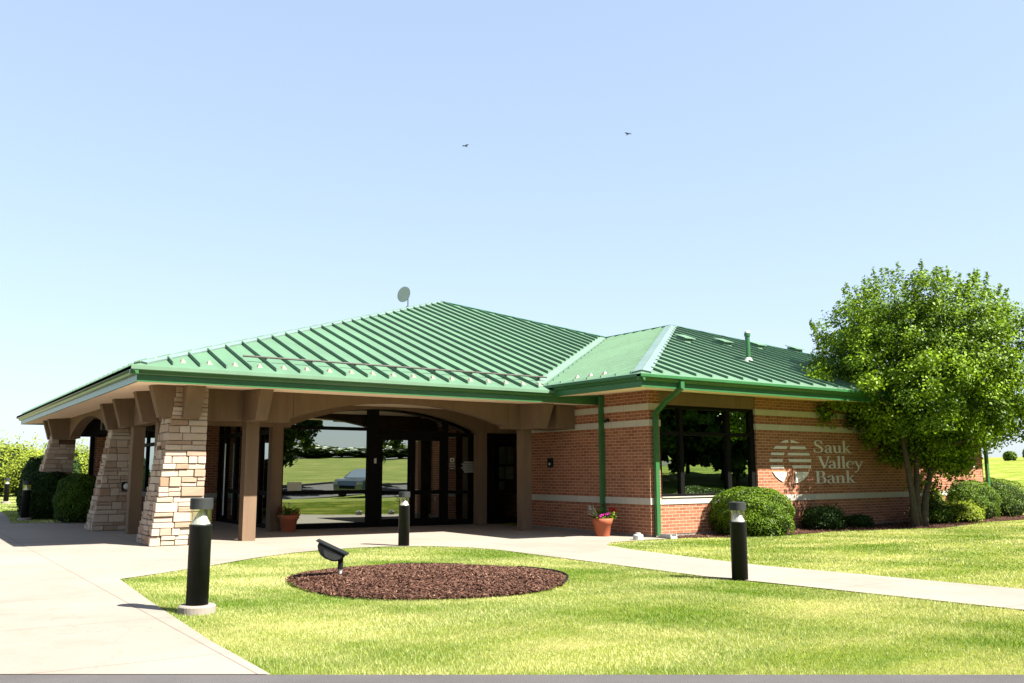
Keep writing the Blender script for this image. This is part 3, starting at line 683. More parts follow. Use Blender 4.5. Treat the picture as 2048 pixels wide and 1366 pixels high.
# glazed storefront ----------------------------------------------------------
SY = 6.1; zs = .03
def frame_y(segs_v, segs_h, y0, y1, name='window_frame'):
    m = MB()
    for a, b, z0, z1 in segs_v: m.box(a, b, y0, y1, z0, z1)
    for a, b, z0, z1 in segs_h: m.box(a, b, y0+.004, y1-.004, z0, z1)
    return m
m = frame_y([(-5.72, -5.62, zs, CZ), (-3.53, -3.24, zs, CZ), (-.30, -.20, zs, CZ), (-1.42, -1.28, zs, CZ), (0.0, .10, zs, CZ), (1.05, 1.19, zs, CZ)],
            [(-5.62, -3.53, zs, .17), (-5.62, -3.53, .84, .93), (-5.62, -3.53, 2.34, 2.42), (-3.24, -1.42, 2.24, 2.36), (-1.28, -.30, zs, .16), (-1.28, -.30, .80, .88), (-1.28, -.30, 2.24, 2.34),
             (.10, 1.05, zs, .16), (.10, 1.05, .78, .87), (.10, 1.05, 2.27, 2.36), (-.20, 0, zs, CZ), (-5.62, -3.53, 2.86, CZ), (-3.24, -1.42, 2.86, CZ), (-1.28, -.30, 2.86, CZ), (.10, 1.05, 2.86, CZ)], SY-.05, SY+.06)
SF_ = part(m, 'window_frame', 'bronze')
for a, b, z0, z1 in ((-5.62, -3.53, .17, .84), (-5.62, -3.53, .93, 2.34), (-5.62, -3.53, 2.42, 2.86), (-3.24, -1.42, 2.36, 2.86), (-1.28, -.30, .16, .80), (-1.28, -.30, .88, 2.24), (-1.28, -.30, 2.34, 2.86), (.10, 1.05, .16, .78), (.10, 1.05, .87, 2.27), (.10, 1.05, 2.36, 2.86)):
    part(MB().box(a-.01, b+.01, SY-.003, SY+.003, z0-.01, z1+.01), 'pane', 'glass3' if a > 0 else 'glass', SF_)
for a, b, hs in ((-3.23, -2.335, 1), (-2.325, -1.43, -1)):
    m = frame_y([(a, a+.10, zs, 2.235), (b-.10, b, zs, 2.235)], [(a+.10, b-.10, zs, .22), (a+.10, b-.10, .80, .90), (a+.10, b-.10, 2.13, 2.235)], SY-.05, SY+.03)
    dr = part(m, 'door', 'bronze')
    for c, d in ((.2, .81), (.89, 2.14)):
        xm, hw, tn_ = (a+b)/2, (b-a)/2-.092, math.tan(RAD(4.3)); mp = MB()
        q = [(xm-hw, SY-.005+hw*tn_), (xm+hw, SY-.005-hw*tn_), (xm+hw, SY-.001-hw*tn_), (xm-hw, SY-.001+hw*tn_)]
        mp.hexa([(p[0], p[1], c) for p in q], [(p[0], p[1], d) for p in q]); part(mp, 'pane', 'glass', dr)
    hx = b-.05 if hs > 0 else a+.05
    mh = MB(); mh.tube([(hx, SY-.035, 1.32), (hx, SY-.10, 1.30), (hx, SY-.10, 1.02), (hx, SY-.035, 1.0)], .014, 8); part(mh, 'handle', 'black', dr)
for hx in (-1.60, -1.0):                      # long bright pull bars behind the glass
    part(MB().tube([(hx, SY+.10, .10), (hx, SY+.10, 1.35 if hx < -1.3 else 1.0)], .014, 8), 'pull_bar', 'refl')
# side glazing along x=-5.67
m = MB()
for y0, y1 in ((6.16, 6.22), (7.36, 7.46), (9.22, 9.36), (10.05, 10.25), (10.6, 10.7)): m.box(-5.72, -5.62, y0, y1, zs, CZ)
for z0, z1 in ((zs, .16), (.82, .92), (2.24, 2.36)): m.box(-5.715, -5.625, 6.22, 10.6, z0, z1)
sf = part(m, 'window_frame', 'bronze')
part(MB().box(-5.673, -5.667, 6.2, 10.62, .15, CZ-.02), 'pane', 'glass', sf)
part(MB().tube([(-5.78, 9.9, .25), (-5.78, 9.9, 2.1)], .015, 8), 'pull_bar', 'refl')
# left long wall glazing
m = MB()
for y0, y1 in ((12.2, 12.3), (13.8, 13.9), (15.5, 15.6), (16.6, 16.7), (18, 18.1), (19.5, 19.6)): m.box(-6.88, -6.78, y0, y1, .805, 2.9)
for z0, z1 in ((.805, .9), (2.1, 2.2), (2.8, 2.9)): m.box(-6.875, -6.785, 12.3, 15.5, z0, z1); m.box(-6.875, -6.785, 16.7, 19.5, z0, z1)
lf = part(m, 'window_frame', 'bronze')
for y0, y1 in ((12.3, 13.8), (13.9, 15.5), (16.7, 18), (18.1, 19.5)): part(MB().box(-6.833, -6.827, y0-.01, y1+.01, .88, 2.82), 'pane', 'glass', lf)
m = MB(); m.box(-7.60, -7.50, 14.95, 15.1, T(-7.5, 15), 2.4); m.box(-8.20, -8.08, 14.95, 15.1, T(-8, 15), 2.4); part(m, 'window_frame', 'bronze')
# interior shells
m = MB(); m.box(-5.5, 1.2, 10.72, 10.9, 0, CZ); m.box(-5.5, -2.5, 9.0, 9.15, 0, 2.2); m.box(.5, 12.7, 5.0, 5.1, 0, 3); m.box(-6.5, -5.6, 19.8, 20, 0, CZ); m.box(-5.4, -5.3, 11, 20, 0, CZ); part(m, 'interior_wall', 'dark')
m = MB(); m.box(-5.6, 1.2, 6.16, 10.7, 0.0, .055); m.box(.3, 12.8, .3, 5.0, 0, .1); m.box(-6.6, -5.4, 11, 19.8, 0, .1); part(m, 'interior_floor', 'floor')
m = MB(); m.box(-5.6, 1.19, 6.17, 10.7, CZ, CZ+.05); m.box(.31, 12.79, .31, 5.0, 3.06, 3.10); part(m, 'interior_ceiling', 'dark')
# counter and furniture inside, faint behind the glass
m = MB(); m.box(-4.9, -3.2, 8.0, 8.6, .06, 1.05); part(m, 'counter', 'brown')

# wing window ---------------------------------------------------------------
m = MB(); m.box(.302, 3.338, .03, .25, 2.76, 3.045); part(m, 'window_header', 'brown')
x0, x1, z0, z1 = .302, 3.338, G+11*C+.001, 2.758
m = frame_y([(x0, x0+.09, z0, z1), (.94, 1.05, z0, z1), (2.41, 2.53, z0, z1), (x1-.14, x1, z0, z1)], [(x0+.09, x1-.14, z0, z0+.07), (x0+.09, x1-.14, 2.12, 2.20), (x0+.09, x1-.14, z1-.07, z1)], .05, .17)
wf = part(m, 'window_frame', 'bronze')
for a, b in ((x0+.09, .94), (1.05, 2.41), (2.53, x1-.14)):
    for c, d in ((z0+.07, 2.12), (2.20, z1-.07)): part(MB().box(a-.01, b+.01, .107, .113, c-.01, d+.01), 'pane', 'glass2', wf)
m = MB(); m.box(.302, 3.338, -.045, .05, z0-.0, z0+.018); part(m, 'sill', 'lime', wf)
m = MB()                                        # vertical blinds hanging inside
for i in range(34):
    x = .42+i*.084; a = .55+.12*math.sin(i*2.3); dx, dy = .036*math.cos(a), .036*math.sin(a)
    m.hexa([(x-dx, .52-dy, .92), (x+dx, .52+dy, .92), (x+dx, .523+dy, .92), (x-dx, .523-dy, .92)], [(x-dx, .52-dy, 2.74), (x+dx, .52+dy, 2.74), (x+dx, .523+dy, 2.74), (x-dx, .523-dy, 2.74)])
m.build('blinds', 'blind', wf)

# ---------------------------------------------------------------- sign on the wall
SG = thing('wall_sign', (5.5, 0, 1.56), 'pale grey bank emblem and three line name on the brick wall', 'sign')
cx, cz, R_ = 4.505, 1.565, .515
def gx(px): return cx+(px-523)/363.0*.755
def gz(py): return cz-(py-533)/363.0*R_
bars = [
 [(355, 222), (400, 192), (440, 178), (488, 173), (488, 220)], [(537, 172), (580, 178), (640, 198), (690, 222), (537, 220)],
 [(268, 275), (475, 275), (452, 322), (232, 323)], [(528, 275), (778, 275), (812, 322), (514, 322)],
 [(197, 383), (416, 383), (402, 426), (178, 426)], [(484, 383), (852, 383), (864, 426), (468, 426)],
 [(162, 486), (383, 486), (375, 535), (157, 535)], [(473, 486), (880, 486), (887, 535), (498, 535)],
 [(168, 590), (384, 590), (402, 639), (174, 639)], [(536, 590), (882, 590), (868, 639), (560, 639)],
 [(206, 700), (438, 700), (435, 760), (412, 805), (372, 860), (310, 822), (250, 768)],
 [(580, 700), (838, 700), (800, 765), (730, 830), (660, 868), (556, 893), (580, 840), (594, 770)]]
m = MB()
for b in bars: m.prism([(gx(p), gz(q)) for p, q in b], 'y', -.022, -.004)
m.build('emblem', 'letters', SG)
serif = None
def text(body, x, z, size, name, mat, parent, ext=.009, y=-.006, bold=0.0, sx=1.0, align='LEFT', rot=(math.pi/2, 0, 0)):
    cu = bpy.data.curves.new(name, 'FONT'); cu.body = body; cu.size = size; cu.extrude = ext; cu.offset = bold; cu.align_x = align; cu.resolution_u = 3
    o = bpy.data.objects.new(name, cu); COL.objects.link(o); bpy.context.view_layer.update()
    me = bpy.data.meshes.new_from_object(o.evaluated_get(bpy.context.evaluated_depsgraph_get())); bpy.data.objects.remove(o)
    me.materials.clear(); me.materials.append(MT[mat]); o = bpy.data.objects.new(name, me); COL.objects.link(o)
    o.rotation_euler = rot; o.scale = (sx, 1, 1); o.parent = parent; o.location = Vector((x, y, z))-parent.location; return o

# hand-drawn serif letters: strokes with thick and thin parts
def stroke(m, pts, w_, y0=-.018, y1=-.004):
    """variable width polyline ribbon; pts (x,z), w_ widths"""
    n = len(pts)
    if isinstance(w_, (int, float)): w_ = [w_]*n
    Lp, Rp = [], []
    for i in range(n):
        a = Vector(pts[max(i-1, 0)]); b = Vector(pts[min(i+1, n-1)]); d = (b-a).normalized(); nn = Vector((-d.y, d.x))*w_[i]*.5
        p = Vector(pts[i]); Lp.append(p+nn); Rp.append(p-nn)
    for i in range(n-1): m.prism([Lp[i], Rp[i], Rp[i+1], Lp[i+1]], 'y', y0, y1)
def arc(cx_, cz_, rx, rz_, a0, a1, n=14):
    return [(cx_+rx*math.cos(RAD(a0+(a1-a0)*i/n)), cz_+rz_*math.sin(RAD(a0+(a1-a0)*i/n))) for i in range(n+1)]
def sw(n, a, b, c=None):   # widths a..b..a (swelling)
    return [a+(b-a)*math.sin(math.pi*i/(n-1)) for i in range(n)]
def glyph(m, ch, x, z, s):
    """unit: cap height 1, x-height .63; returns the advance"""
    def S_(pts, w_):
        ww = [q*s for q in w_] if isinstance(w_, list) else w_*s
        stroke(m, [(x+p*s, z+q*s) for p, q in pts], ww)
    TK, TN = .125, .045
    def ser(px, pz, wd=.26): S_([(px-wd/2, pz), (px+wd/2, pz)], .04)
    if ch == 'S':
        p = [(.50, .74), (.47, .90), (.36, .98), (.24, .98), (.12, .90), (.10, .76), (.18, .63), (.32, .53), (.46, .42), (.52, .28), (.48, .12), (.36, .03), (.22, .02), (.10, .10), (.05, .28)]
        S_(p, [.04, .05, .05, .06, .08, .11, .135, .14, .135, .11, .08, .06, .05, .05, .04]); S_([(.52, .70), (.505, .96)], .03); S_([(.045, .32), (.06, .0)], .03); return .66
    if ch == 'a':
        S_([(.08, .46), (.10, .56), (.20, .62), (.30, .60), (.35, .50), (.355, .14), (.39, .04), (.47, .05)], [.09, .06, .05, .07, .11, .12, .08, .04])
        p = [(.35, .38), (.22, .33), (.10, .26), (.06, .15), (.11, .04), (.20, .02), (.30, .08), (.355, .16)]
        S_(p, [.04, .05, .08, .11, .08, .05, .04, .04]); return .50
    if ch == 'u':
        S_([(.13, .60), (.13, .18), (.18, .06), (.28, .03), (.38, .09), (.44, .18)], [.11, .11, .10, .06, .045, .04]); S_([(.44, .60), (.44, .02)], .11)
        S_([(.02, .60), (.15, .60)], .04); S_([(.33, .60), (.46, .60)], .04); S_([(.44, .02), (.57, .03)], .04); return .60
    if ch == 'k':
        S_([(.13, 1.02), (.13, .02)], .11); S_([(.01, 1.0), (.15, 1.02)], .04); ser(.13, .02, .27); S_([(.18, .30), (.42, .58)], .04); S_([(.34, .60), (.54, .60)], .04)
        S_([(.25, .37), (.46, .05), (.52, .02)], [.10, .12, .06]); S_([(.38, .02), (.62, .02)], .04); return .62
    if ch == 'V':
        S_([(.13, .98), (.40, .02)], .125); S_([(.40, .02), (.66, .98)], .05); ser(.13, .98, .30); ser(.66, .98, .24); return .72
    if ch == 'l':
        S_([(.13, 1.02), (.13, .02)], .11); S_([(.01, 1.0), (.15, 1.02)], .04); ser(.13, .02, .27); return .27
    if ch == 'e':
        S_([(.10, .37), (.42, .37)], .04)
        p = arc(.27, .32, .20, .29, 10, 318, 20); S_(p, [.06, .06, .055, .05, .05, .05, .06, .08, .10, .115, .12, .12, .11, .10, .085, .07, .06, .05, .045, .04, .035]); return .50
    if ch == 'y':
        S_([(.10, .60), (.30, .05)], .11); S_([(.50, .60), (.30, .05), (.18, -.22), (.10, -.28)], [.045, .05, .05, .05]); ser(.10, .60, .25); ser(.50, .60, .2); m.prism([(x+(.07+.06*math.cos(t))*s, z+(-.27+.055*math.sin(t))*s) for t in [i*math.pi/4 for i in range(8)]], 'y', -.0185, -.004); return .60
    if ch == 'B':
        S_([(.17, .98), (.17, .02)], .13); S_([(.02, .98), (.36, .98)], .04); S_([(.02, .02), (.38, .02)], .04); S_([(.18, .53), (.36, .53)], .04)
        S_([(.35, .98), (.47, .93), (.52, .77), (.47, .60), (.34, .53)], [.04, .09, .125, .09, .04]); S_([(.34, .53), (.51, .47), (.58, .28), (.52, .08), (.37, .02)], [.04, .09, .135, .09, .04]); return .68
    if ch == 'n':
        S_([(.12, .60), (.12, .02)], .11); S_([(.01, .60), (.14, .60)], .04); ser(.12, .02, .26)
        S_([(.14, .46), (.24, .57), (.34, .61), (.42, .55), (.44, .42), (.44, .02)], [.04, .045, .07, .10, .11, .11]); ser(.44, .02, .25); return .60
    return .3
def word(txt, x, z, s, target):
    wd = sum({'S': .66, 'a': .50, 'u': .60, 'k': .62, 'V': .72, 'l': .27, 'e': .50, 'y': .60, 'B': .68, 'n': .60}[c] for c in txt)
    kern = 0.0; f = target/(wd*s)
    cx0 = 0.0; ms = []
    for i, c in enumerate(txt):
        m = MB(); adv = glyph(m, c, cx0, z, s); cx0 += adv*s; ms.append(m)
        if txt[i:i+2] == 'Va': cx0 -= .10*s
    f = target/cx0
    for m in ms:
        m.v = [(x+a*f, b, c_2) for a, b, c_2 in m.v]; m.build('letter', 'letters', SG)
word('Sauk', 5.375, 1.785, .30, 1.52)
word('Valley', 5.50, 1.405, .30, 1.86)
word('Bank', 5.375, 1.05, .30, 1.63)

# ---------------------------------------------------------------- fittings on the walls and glass
def onething(m, name, mat, label, cat, group=None, **kw):
    o = m.build(name, mat, **kw); return tag(o, label, cat, group)
t = thing('intercom_box', (0, 3.41, 1.56), 'small black intercom box on the shaded brick side wall', 'intercom')
MB().box(-.035, -.001, 3.31, 3.50, 1.45, 1.67).build('housing', 'black', t); MB().lathe([(.03, 0), (.03, .004)], (0, 0, 0), 12).build('speaker_ring', 'refl', t, local=True).location = (-.04, 0, -.03)
t.children[-1].rotation_euler = (0, -math.pi/2, 0)
t = thing('security_camera', (0, 1.28, 2.47), 'tiny black camera between the limestone bands of the side wall', 'camera')
MB().box(-.05, -.001, 1.25, 1.31, 2.44, 2.50).build('mount', 'black', t); MB().tube([(-.05, 1.28, 2.47), (-.13, 1.25, 2.44)], [.03, .035], 10).build('lens_barrel', 'black', t)
onething(MB().box(-.04, -.001, 1.87, 1.96, .50, .60), 'outlet_box', 'white', 'pale grey outlet cover low on the brick beside the flower pot', 'outlet')
m = MB(); m.lathe([(.09, 0), (.09, .05), (.05, .07), (.0, .07)], (0, 0, 0), 16); 
t = thing('pillar_light', (-8.62, 7.68, 1.05), 'round white light in a black square plate on the middle stone pillar', 'wall light')
MB().box(-.10, .10, -.05, -.0, -.10, .10).build('plate', 'black', t, local=True)
l_ = MB().lathe([(.07, 0), (.07, .03), (.04, .05), (.0, .05)], (0, 0, 0), 18).build('lamp_glass', 'white', t, local=True); l_.rotation_euler = (math.pi/2, 0, 0); l_.location = (0, -.05, 0)
t = thing('wall_lantern', (12.47, -.0, 1.58), 'small dark wall light near the far brick corner', 'wall light')
MB().box(12.41, 12.53, -.10, -.001, 1.50, 1.66).build('housing', 'bronze', t); MB().box(12.43, 12.51, -.09, -.02, 1.44, 1.50).build('diffuser', 'white', t)
# white caps on the ground near the corner downspout
t = thing('cleanout_cap', (-.70, -.36, .012), 'white drain cap on the ground in front of the brick corner', 'drain cap')
MB().lathe([(.10, 0), (.10, .09), (.085, .11), (.05, .115), (.05, .14), (.0, .14)], (0, 0, 0), 16).build('cap_body', 'white', t, local=True)
t = thing('splash_block', (.16, -.32, .012), 'white splash block under the corner downspout', 'splash block')
m = MB(); m.hexa([(-.09, -.17, 0), (.09, -.17, 0), (.09, .17, 0), (-.09, .17, 0)], [(-.08, -.16, .03), (.08, -.16, .03), (.08, .16, .06), (-.08, .16, .06)])
m.box(-.09, -.07, -.16, .16, .03, .08); m.box(.07, .09, -.16, .16, .03, .08); m.build('trough', 'white', t, local=True)
# notice board behind the glass right of the entrance
t = thing('notice_board', (1.18, 6.95, 1.4), 'dark framed notice board with pale papers behind the entrance glass', 'notice board')
m = MB(); m.box(1.13, 1.198, 6.50, 7.42, .80, 2.15); m.build('frame', 'black', t)
for y0, y1, z0, z1 in ((6.60, 6.92, 1.55, 2.05), (6.98, 7.32, 1.55, 2.05), (6.60, 7.0, 1.15, 1.50), (7.04, 7.32, 1.15, 1.50), (7.05, 7.32, .86, 1.10)):
    MB().box(1.118, 1.129, y0, y1, z0, z1).build('paper_sheet', 'paper', t)
onething(MB().box(-5.50, -5.16, SY-.012, SY-.004, .93, 1.13), 'posted_notice', 'paper', 'white paper notice taped low inside the large entrance window', 'notice')
onething(MB().box(-3.36, -3.30, SY-.062, SY-.052, 1.56, 1.68), 'door_sticker', 'white', 'small white sticker on the dark mullion left of the doors', 'sticker')
t = thing('door_lettering', (-.72, SY, 1.45), 'white lines of tiny lettering on the glass right of the doors', 'lettering')
for i, (a, b) in enumerate(((-.17, .17), (-.24, .24), (-.20, .2), (-.26, .26), (-.19, .19), (-.15, .15))):
    m = MB(); x = a; rr = random.Random(i)
    while x < b:
        q = rr.uniform(.02, .055); m.box(-.62+x, -.62+min(x+q, b), SY-.008, SY-.004, 1.585-i*.05, 1.61-i*.05); x += q+.012
    m.build('text_line', 'white', t)
t = thing('door_decal', (-1.12, SY, 1.5), 'pale square decal with white text lines beside the entrance doors', 'decal')
m = MB(); m.box(-1.20, -1.08, SY-.008, SY-.004, 1.60, 1.70); m.build('square', 'paper', t)
m = MB(); m.box(-1.17, -1.11, SY-.010, SY-.008, 1.63, 1.67); m.build('symbol', 'bronze', t)
for i, (a, b) in enumerate(((-1.22, -1.06), (-1.22, -1.05), (-1.21, -1.07))):
    m = MB(); x = a; rr = random.Random(i+9)
    while x < b:
        q = rr.uniform(.015, .04); m.box(x, min(x+q, b), SY-.008, SY-.004, 1.545-i*.06, 1.565-i*.06); x += q+.01
    m.build('text_line', 'white', t)
# three pale candle lanterns standing inside the wing window
for i, (x, lb) in enumerate(((1.28, 'pale lantern inside the wing window, leftmost of three'), (1.58, 'pale lantern inside the wing window, middle of three'), (1.98, 'pale lantern inside the wing window, rightmost of three'))):
    t = thing('window_lantern', (x, .30, .90), lb, 'lantern', 'lanterns inside the wing window')
    MB().box(-.05, .05, -.04, .04, 0, .14).build('body', 'white', t, local=True); MB().lathe([(.045, .14), (.02, .17), (.0, .17)], (0, 0, 0), 10).build('cap', 'silver', t, local=True)
m = MB(); m.box(.302, 3.3, .255, .40, .80, .90); m.build('window_shelf', 'white', BANK)

# satellite dish -------------------------------------------------------------
dp = Vector((.0, 10.75, 6.28))
t = thing('satellite_dish', dp, 'grey round dish antenna on a small mast at the roof peak', 'antenna'); t.scale = (.80, .80, .80)
m = MB(); prof = [(0.0, .10), (.10, .095), (.22, .06), (.30, .02), (.32, 0.0)]
n = 28; vs = [];
for r_, h_ in prof:
    for i in range(n): a = 2*math.pi*i/n; vs.append((r_*math.cos(a)+0, r_*math.sin(a), -h_))
fs = [(j*n+i, j*n+(i+1) % n, (j+1)*n+(i+1) % n, (j+1)*n+i) for j in range(len(prof)-1) for i in range(n)]
m.add(vs, fs); m.add([(v[0], v[1], .012) if abs(v[2]) < 1e-6 else v for v in vs[-n:]], [tuple(range(n))])
d_ = m.build('reflector', 'dish', t, True, local=True)
face = Vector((-1.0, -.42, .12)).normalized(); d_.rotation_euler = face.to_track_quat('Z', 'Y').to_euler(); d_.location = (-.16, .1, .74)
MB().tube([(-.05, .14, .70), (.10, .2, .66)], [.10, .03], 12).build('feed_horn', 'white', t, local=True)
m = MB(); m.tube([(.08, .2, -.35), (.08, .2, .75)], .022, 8); m.tube([(-.14, .1, -.3), (.08, .2, .35)], .012, 6); m.tube([(.3, .2, -.2), (.08, .2, .35)], .012, 6); m.tube([(.02, .2, .3), (.22, .2, .12)], .03, 6); m.build('mast', 'rail', t, local=True)

# ---------------------------------------------------------------- bollard lights
def make_bollard(loc, label, ped=0.0, tall=1.0):
    t = thing('bollard_light', loc, label, 'bollard light', 'black bollard lights around the entrance')
    r = .098; h = .71*tall
    MB().lathe([(r, 0), (r, h-.015), (r+.004, h-.012), (r+.004, h), (r-.01, h+.004)], (0, 0, 0), 32).build('shaft', 'black', t, True, local=True)
    MB().lathe([(r-.012, h+.006), (.058, h+.060), (.022, h+.128), (.016, h+.135)], (0, 0, 0), 32).build('reflector_cone', 'cone', t, False, local=True)
    m = MB(); nn = 32; vs = []
    for rr_, zz in ((r-.004, h+.002), (r-.004, h+.143)):
        for i in range(nn): a = 2*math.pi*i/nn; vs.append((rr_*math.cos(a), rr_*math.sin(a), zz))
    m.add(vs, [(i, (i+1) % nn, nn+(i+1) % nn, nn+i) for i in range(nn)]); m.build('lens', 'clear', t, True, local=True)
    MB().lathe([(r-.01, h+.14), (r+.004, h+.142), (r+.004, h+.236), (r-.002, h+.240), (.0, h+.241)], (0, 0, 0), 56).build('cap', 'cap', t, False, local=True)
    MB().lathe([(.014, h+.105), (.014, h+.14)], (0, 0, 0), 10).build('lamp', 'white', t, local=True)
    return t
def copy_tree(o, parent=None):
    c = o.copy(); COL.objects.link(c)
    if parent is not None: c.parent = parent
    for ch in o.children: copy_tree(ch, c)
    return c
def shade_auto(o):
    for ch in o.children_recursive:
        if ch.type == 'MESH' and ch.name.split('.')[0] in ('shaft',):
            for p in ch.data.polygons: p.use_smooth = len(p.vertices) == 4
b1 = make_bollard((-10.58, -5.28, .10+.075), 'black bollard light on a round concrete footing nearest the driveway'); shade_auto(b1)
def foot(t, h=.085, r=.165):
    MB().lathe([(r, -.12), (r, h-.012), (r-.012, h), (.0, h)], (0, 0, -h), 32).build('footing', 'conc2', t, local=True)
b2 = copy_tree(b1); b2.location = (-5.38, .62, .055); b2['label'] = 'black bollard light standing before the entrance doors at the lawn tip'
b3 = copy_tree(b1); b3.location = (-4.33, -6.14, .03); b3['label'] = 'black bollard light beside the walk in front of the clipped round bush'
b4 = copy_tree(b1); b4.location = (-9.98, 13.1, .09+.10); b4['label'] = 'black bollard light before the dark hedge on the shaded side lawn'
b5 = copy_tree(b1); b5.location = (-8.98, 28.7, .09+.10); b5['label'] = 'farthest black bollard light, before the yellow green shrubs at the left edge'
foot(b1); foot(b4, .10, .17); foot(b5, .10, .17)

# flood light in the mulch ----------------------------------------------------
t = thing('flood_light', (-8.50, -3.72, .09), 'black hooded flood light on a short conduit in the mulch bed', 'flood light')
m = MB(); m.tube([(0, 0, -.03), (0, 0, .14)], .019, 12); m.build('conduit', 'refl', t, local=True)
m = MB(); m.tube([(0, 0, .135), (0, 0, .29)], .032, 14); m.tube([(0, 0, .02), (0, 0, .035)], .026, 12); m.build('knuckle', 'black', t, local=True)
# hooded half-shell: lathe around a tilted axis
ax = Vector((-.92, .33, .50)).normalized()
m = MB(); n = 24; vs = []
prof = [(0.0, .0), (.05, .02), (.085, .06), (.105, .13), (.11, .20)]
for k, (r_, h_) in enumerate(prof):
    for i in range(n): a = 2*math.pi*i/n; vs.append((r_*math.cos(a), r_*math.sin(a), h_))
m.add(vs, [(j*n+i, j*n+(i+1) % n, (j+1)*n+(i+1) % n, (j+1)*n+i) for j in range(len(prof)-1) for i in range(n)])
m = MB()
# side profile in (u,z): straight visor on top, curved belly underneath
top = [(.055, .31), (-.25, .455)]; belly = [(-.265, .415), (-.255, .36), (-.225, .305), (-.17, .265), (-.10, .235), (-.04, .228), (.02, .25), (.05, .28)]
W_ = [(.0, .115)]
ring = top+belly; lay = [(-.115, .88), (-.10, .97), (-.05, 1.0), (.05, 1.0), (.10, .97), (.115, .88)]
cu_, cz_ = -.11, .33
vs = []; n = len(ring)
du = Vector((-.86, .51, 0)).normalized()*-1; dv = Vector((-du.y, du.x, 0))
for off, sc in lay:
    for u_, z_ in ring: vs.append(du*(cu_+(u_-cu_)*sc)+dv*off+Vector((0, 0, cz_+(z_-cz_)*sc)))
fs = [(k*n+i, k*n+(i+1) % n, (k+1)*n+(i+1) % n, (k+1)*n+i) for k in range(len(lay)-1) for i in range(n)]+[tuple(range(n))[::-1], tuple(range((len(lay)-1)*n, len(lay)*n))]
m.add(vs, fs); m.build('housing', 'black', t, local=True)
m = MB(); P = lambda u_, z_, o_: du*u_+dv*o_+Vector((0, 0, z_))
m.hexa([P(.085, .298, -.125), P(-.275, .468, -.125), P(-.275, .468, .125), P(.085, .298, .125)], [P(.085, .310, -.125), P(-.275, .480, -.125), P(-.275, .480, .125), P(.085, .310, .125)]); m.build('visor', 'black', t, local=True)
m = MB()
for sd in (-1, 1):
    pts = [(.02, .285), (-.05, .315), (-.13, .345), (-.185, .365), (-.185, .33), (-.165, .29), (-.11, .26), (-.05, .248), (.0, .26)]
    vs = [P(a, b, sd*.117) for a, b in pts]+[P(a, b, sd*.121) for a, b in pts]; q = len(pts)
    m.add(vs, [tuple(range(q))[::-1], tuple(range(q, 2*q))]+[(i, (i+1) % q, q+(i+1) % q, q+i) for i in range(q)])
m.build('side_plate', 'cap', t, local=True)

# ---------------------------------------------------------------- flower pots
def pot(loc, label, s_=1.0):
    t = thing('flower_pot', loc, label, 'flower pot')
    MB().lathe([(.145, 0), (.15, .01), (.185, .24), (.20, .25), (.212, .30), (.235, .37), (.222, .37), (.20, .31), (.0, .31)], (0, 0, 0), 36).build('pot', 'terra', t, True, local=True)
    return t
def leafball(P, size, mat, name, parent, t0=.2, t1=.8, seed=1, nrm=None):
    r2 = np.random.default_rng(seed); P = np.array(P); V, F, ti = leaves(P, size, r2, r2.uniform(t0, t1, len(P)), .4, nrm)
    return fast_mesh(name, V, F, ti, mat, parent)
def blob(c, r, n, seed, flat=.7):
    r2 = np.random.default_rng(seed); p = r2.normal(size=(n, 3)); p /= np.linalg.norm(p, axis=1)[:, None]; p *= (r2.random(n)[:, None]**.4)*r; p[:, 2] *= flat; return p+np.array(c)
pr_ = pot((-.62, .82, .015), 'terracotta pot of red and magenta flowers by the brick wall')
leafball(np.vstack([blob((0, 0, .38), .22, 260, 1, .4), blob((.14, -.1, .42), .14, 160, 2), blob((-.02, .1, .45), .15, 120, 3)]), .05, 'hedge', 'foliage', pr_, .2, 1.0)
def flower(parent, cs, r, mat, seed, sz=.03):
    P = np.vstack([blob(c, r, 40, seed+i) for i, c in enumerate(cs)]); leafball(P, sz, mat, 'flower', parent, seed=seed)
flower(pr_, [(.27, -.06, .52), (.24, -.04, .55)], .075, 'red', 3, .045); flower(pr_, [(-.17, .1, .60)], .055, 'darkred', 13); flower(pr_, [(.13, .12, .62)], .05, 'darkred', 17)
flower(pr_, [(-.17, -.13, .41), (-.12, -.12, .44), (-.07, -.1, .45)], .032, 'magenta', 23); flower(pr_, [(.05, -.15, .46), (.0, -.15, .45)], .04, 'magenta', 33)
m = MB(); q = random.Random(4)
for i in range(13):
    a = math.pi+q.uniform(-.9, .9)-.3; L = q.uniform(.22, .36); h = q.uniform(.05, .3)
    m.tube([(-.08, 0, .36), (-.08+math.cos(a)*L*.5, math.sin(a)*L*.5, .38+h*.5), (-.08+math.cos(a)*L, math.sin(a)*L, .38+h)], [.006, .006, .003], 5)
m.build('spiky_stems', 'silver', pr_, local=True)
pl_ = pot((-5.72, 5.36, .065), 'terracotta pot of wilting dark red flowers beside a brown post')
leafball(np.vstack([blob((0, 0, .40), .24, 260, 5, .5), blob((0, 0, .34), .26, 120, 6, .5)]), .055, 'spruce', 'foliage', pl_, .0, .9)
flower(pl_, [(-.20, -.05, .45), (-.14, .08, .5), (-.22, .05, .42), (-.05, -.1, .48)], .085, 'darkred', 43, .04)
flower(pl_, [(.20, -.03, .42), (.17, -.1, .36), (.05, -.16, .38), (.22, .05, .46)], .06, 'orange', 53, .035)
flower(pl_, [(-.0, -.02, .60)], .035, 'paper', 63, .03)
m = MB()
for i in range(9):
    a = q.uniform(0, 6.28); m.tube([(0, 0, .36), (math.cos(a)*.1, math.sin(a)*.1, .52), (math.cos(a)*.2, math.sin(a)*.2, q.uniform(.5, .66))], [.006, .005, .003], 5)
m.build('spiky_stems', 'darkred', pl_, local=True)

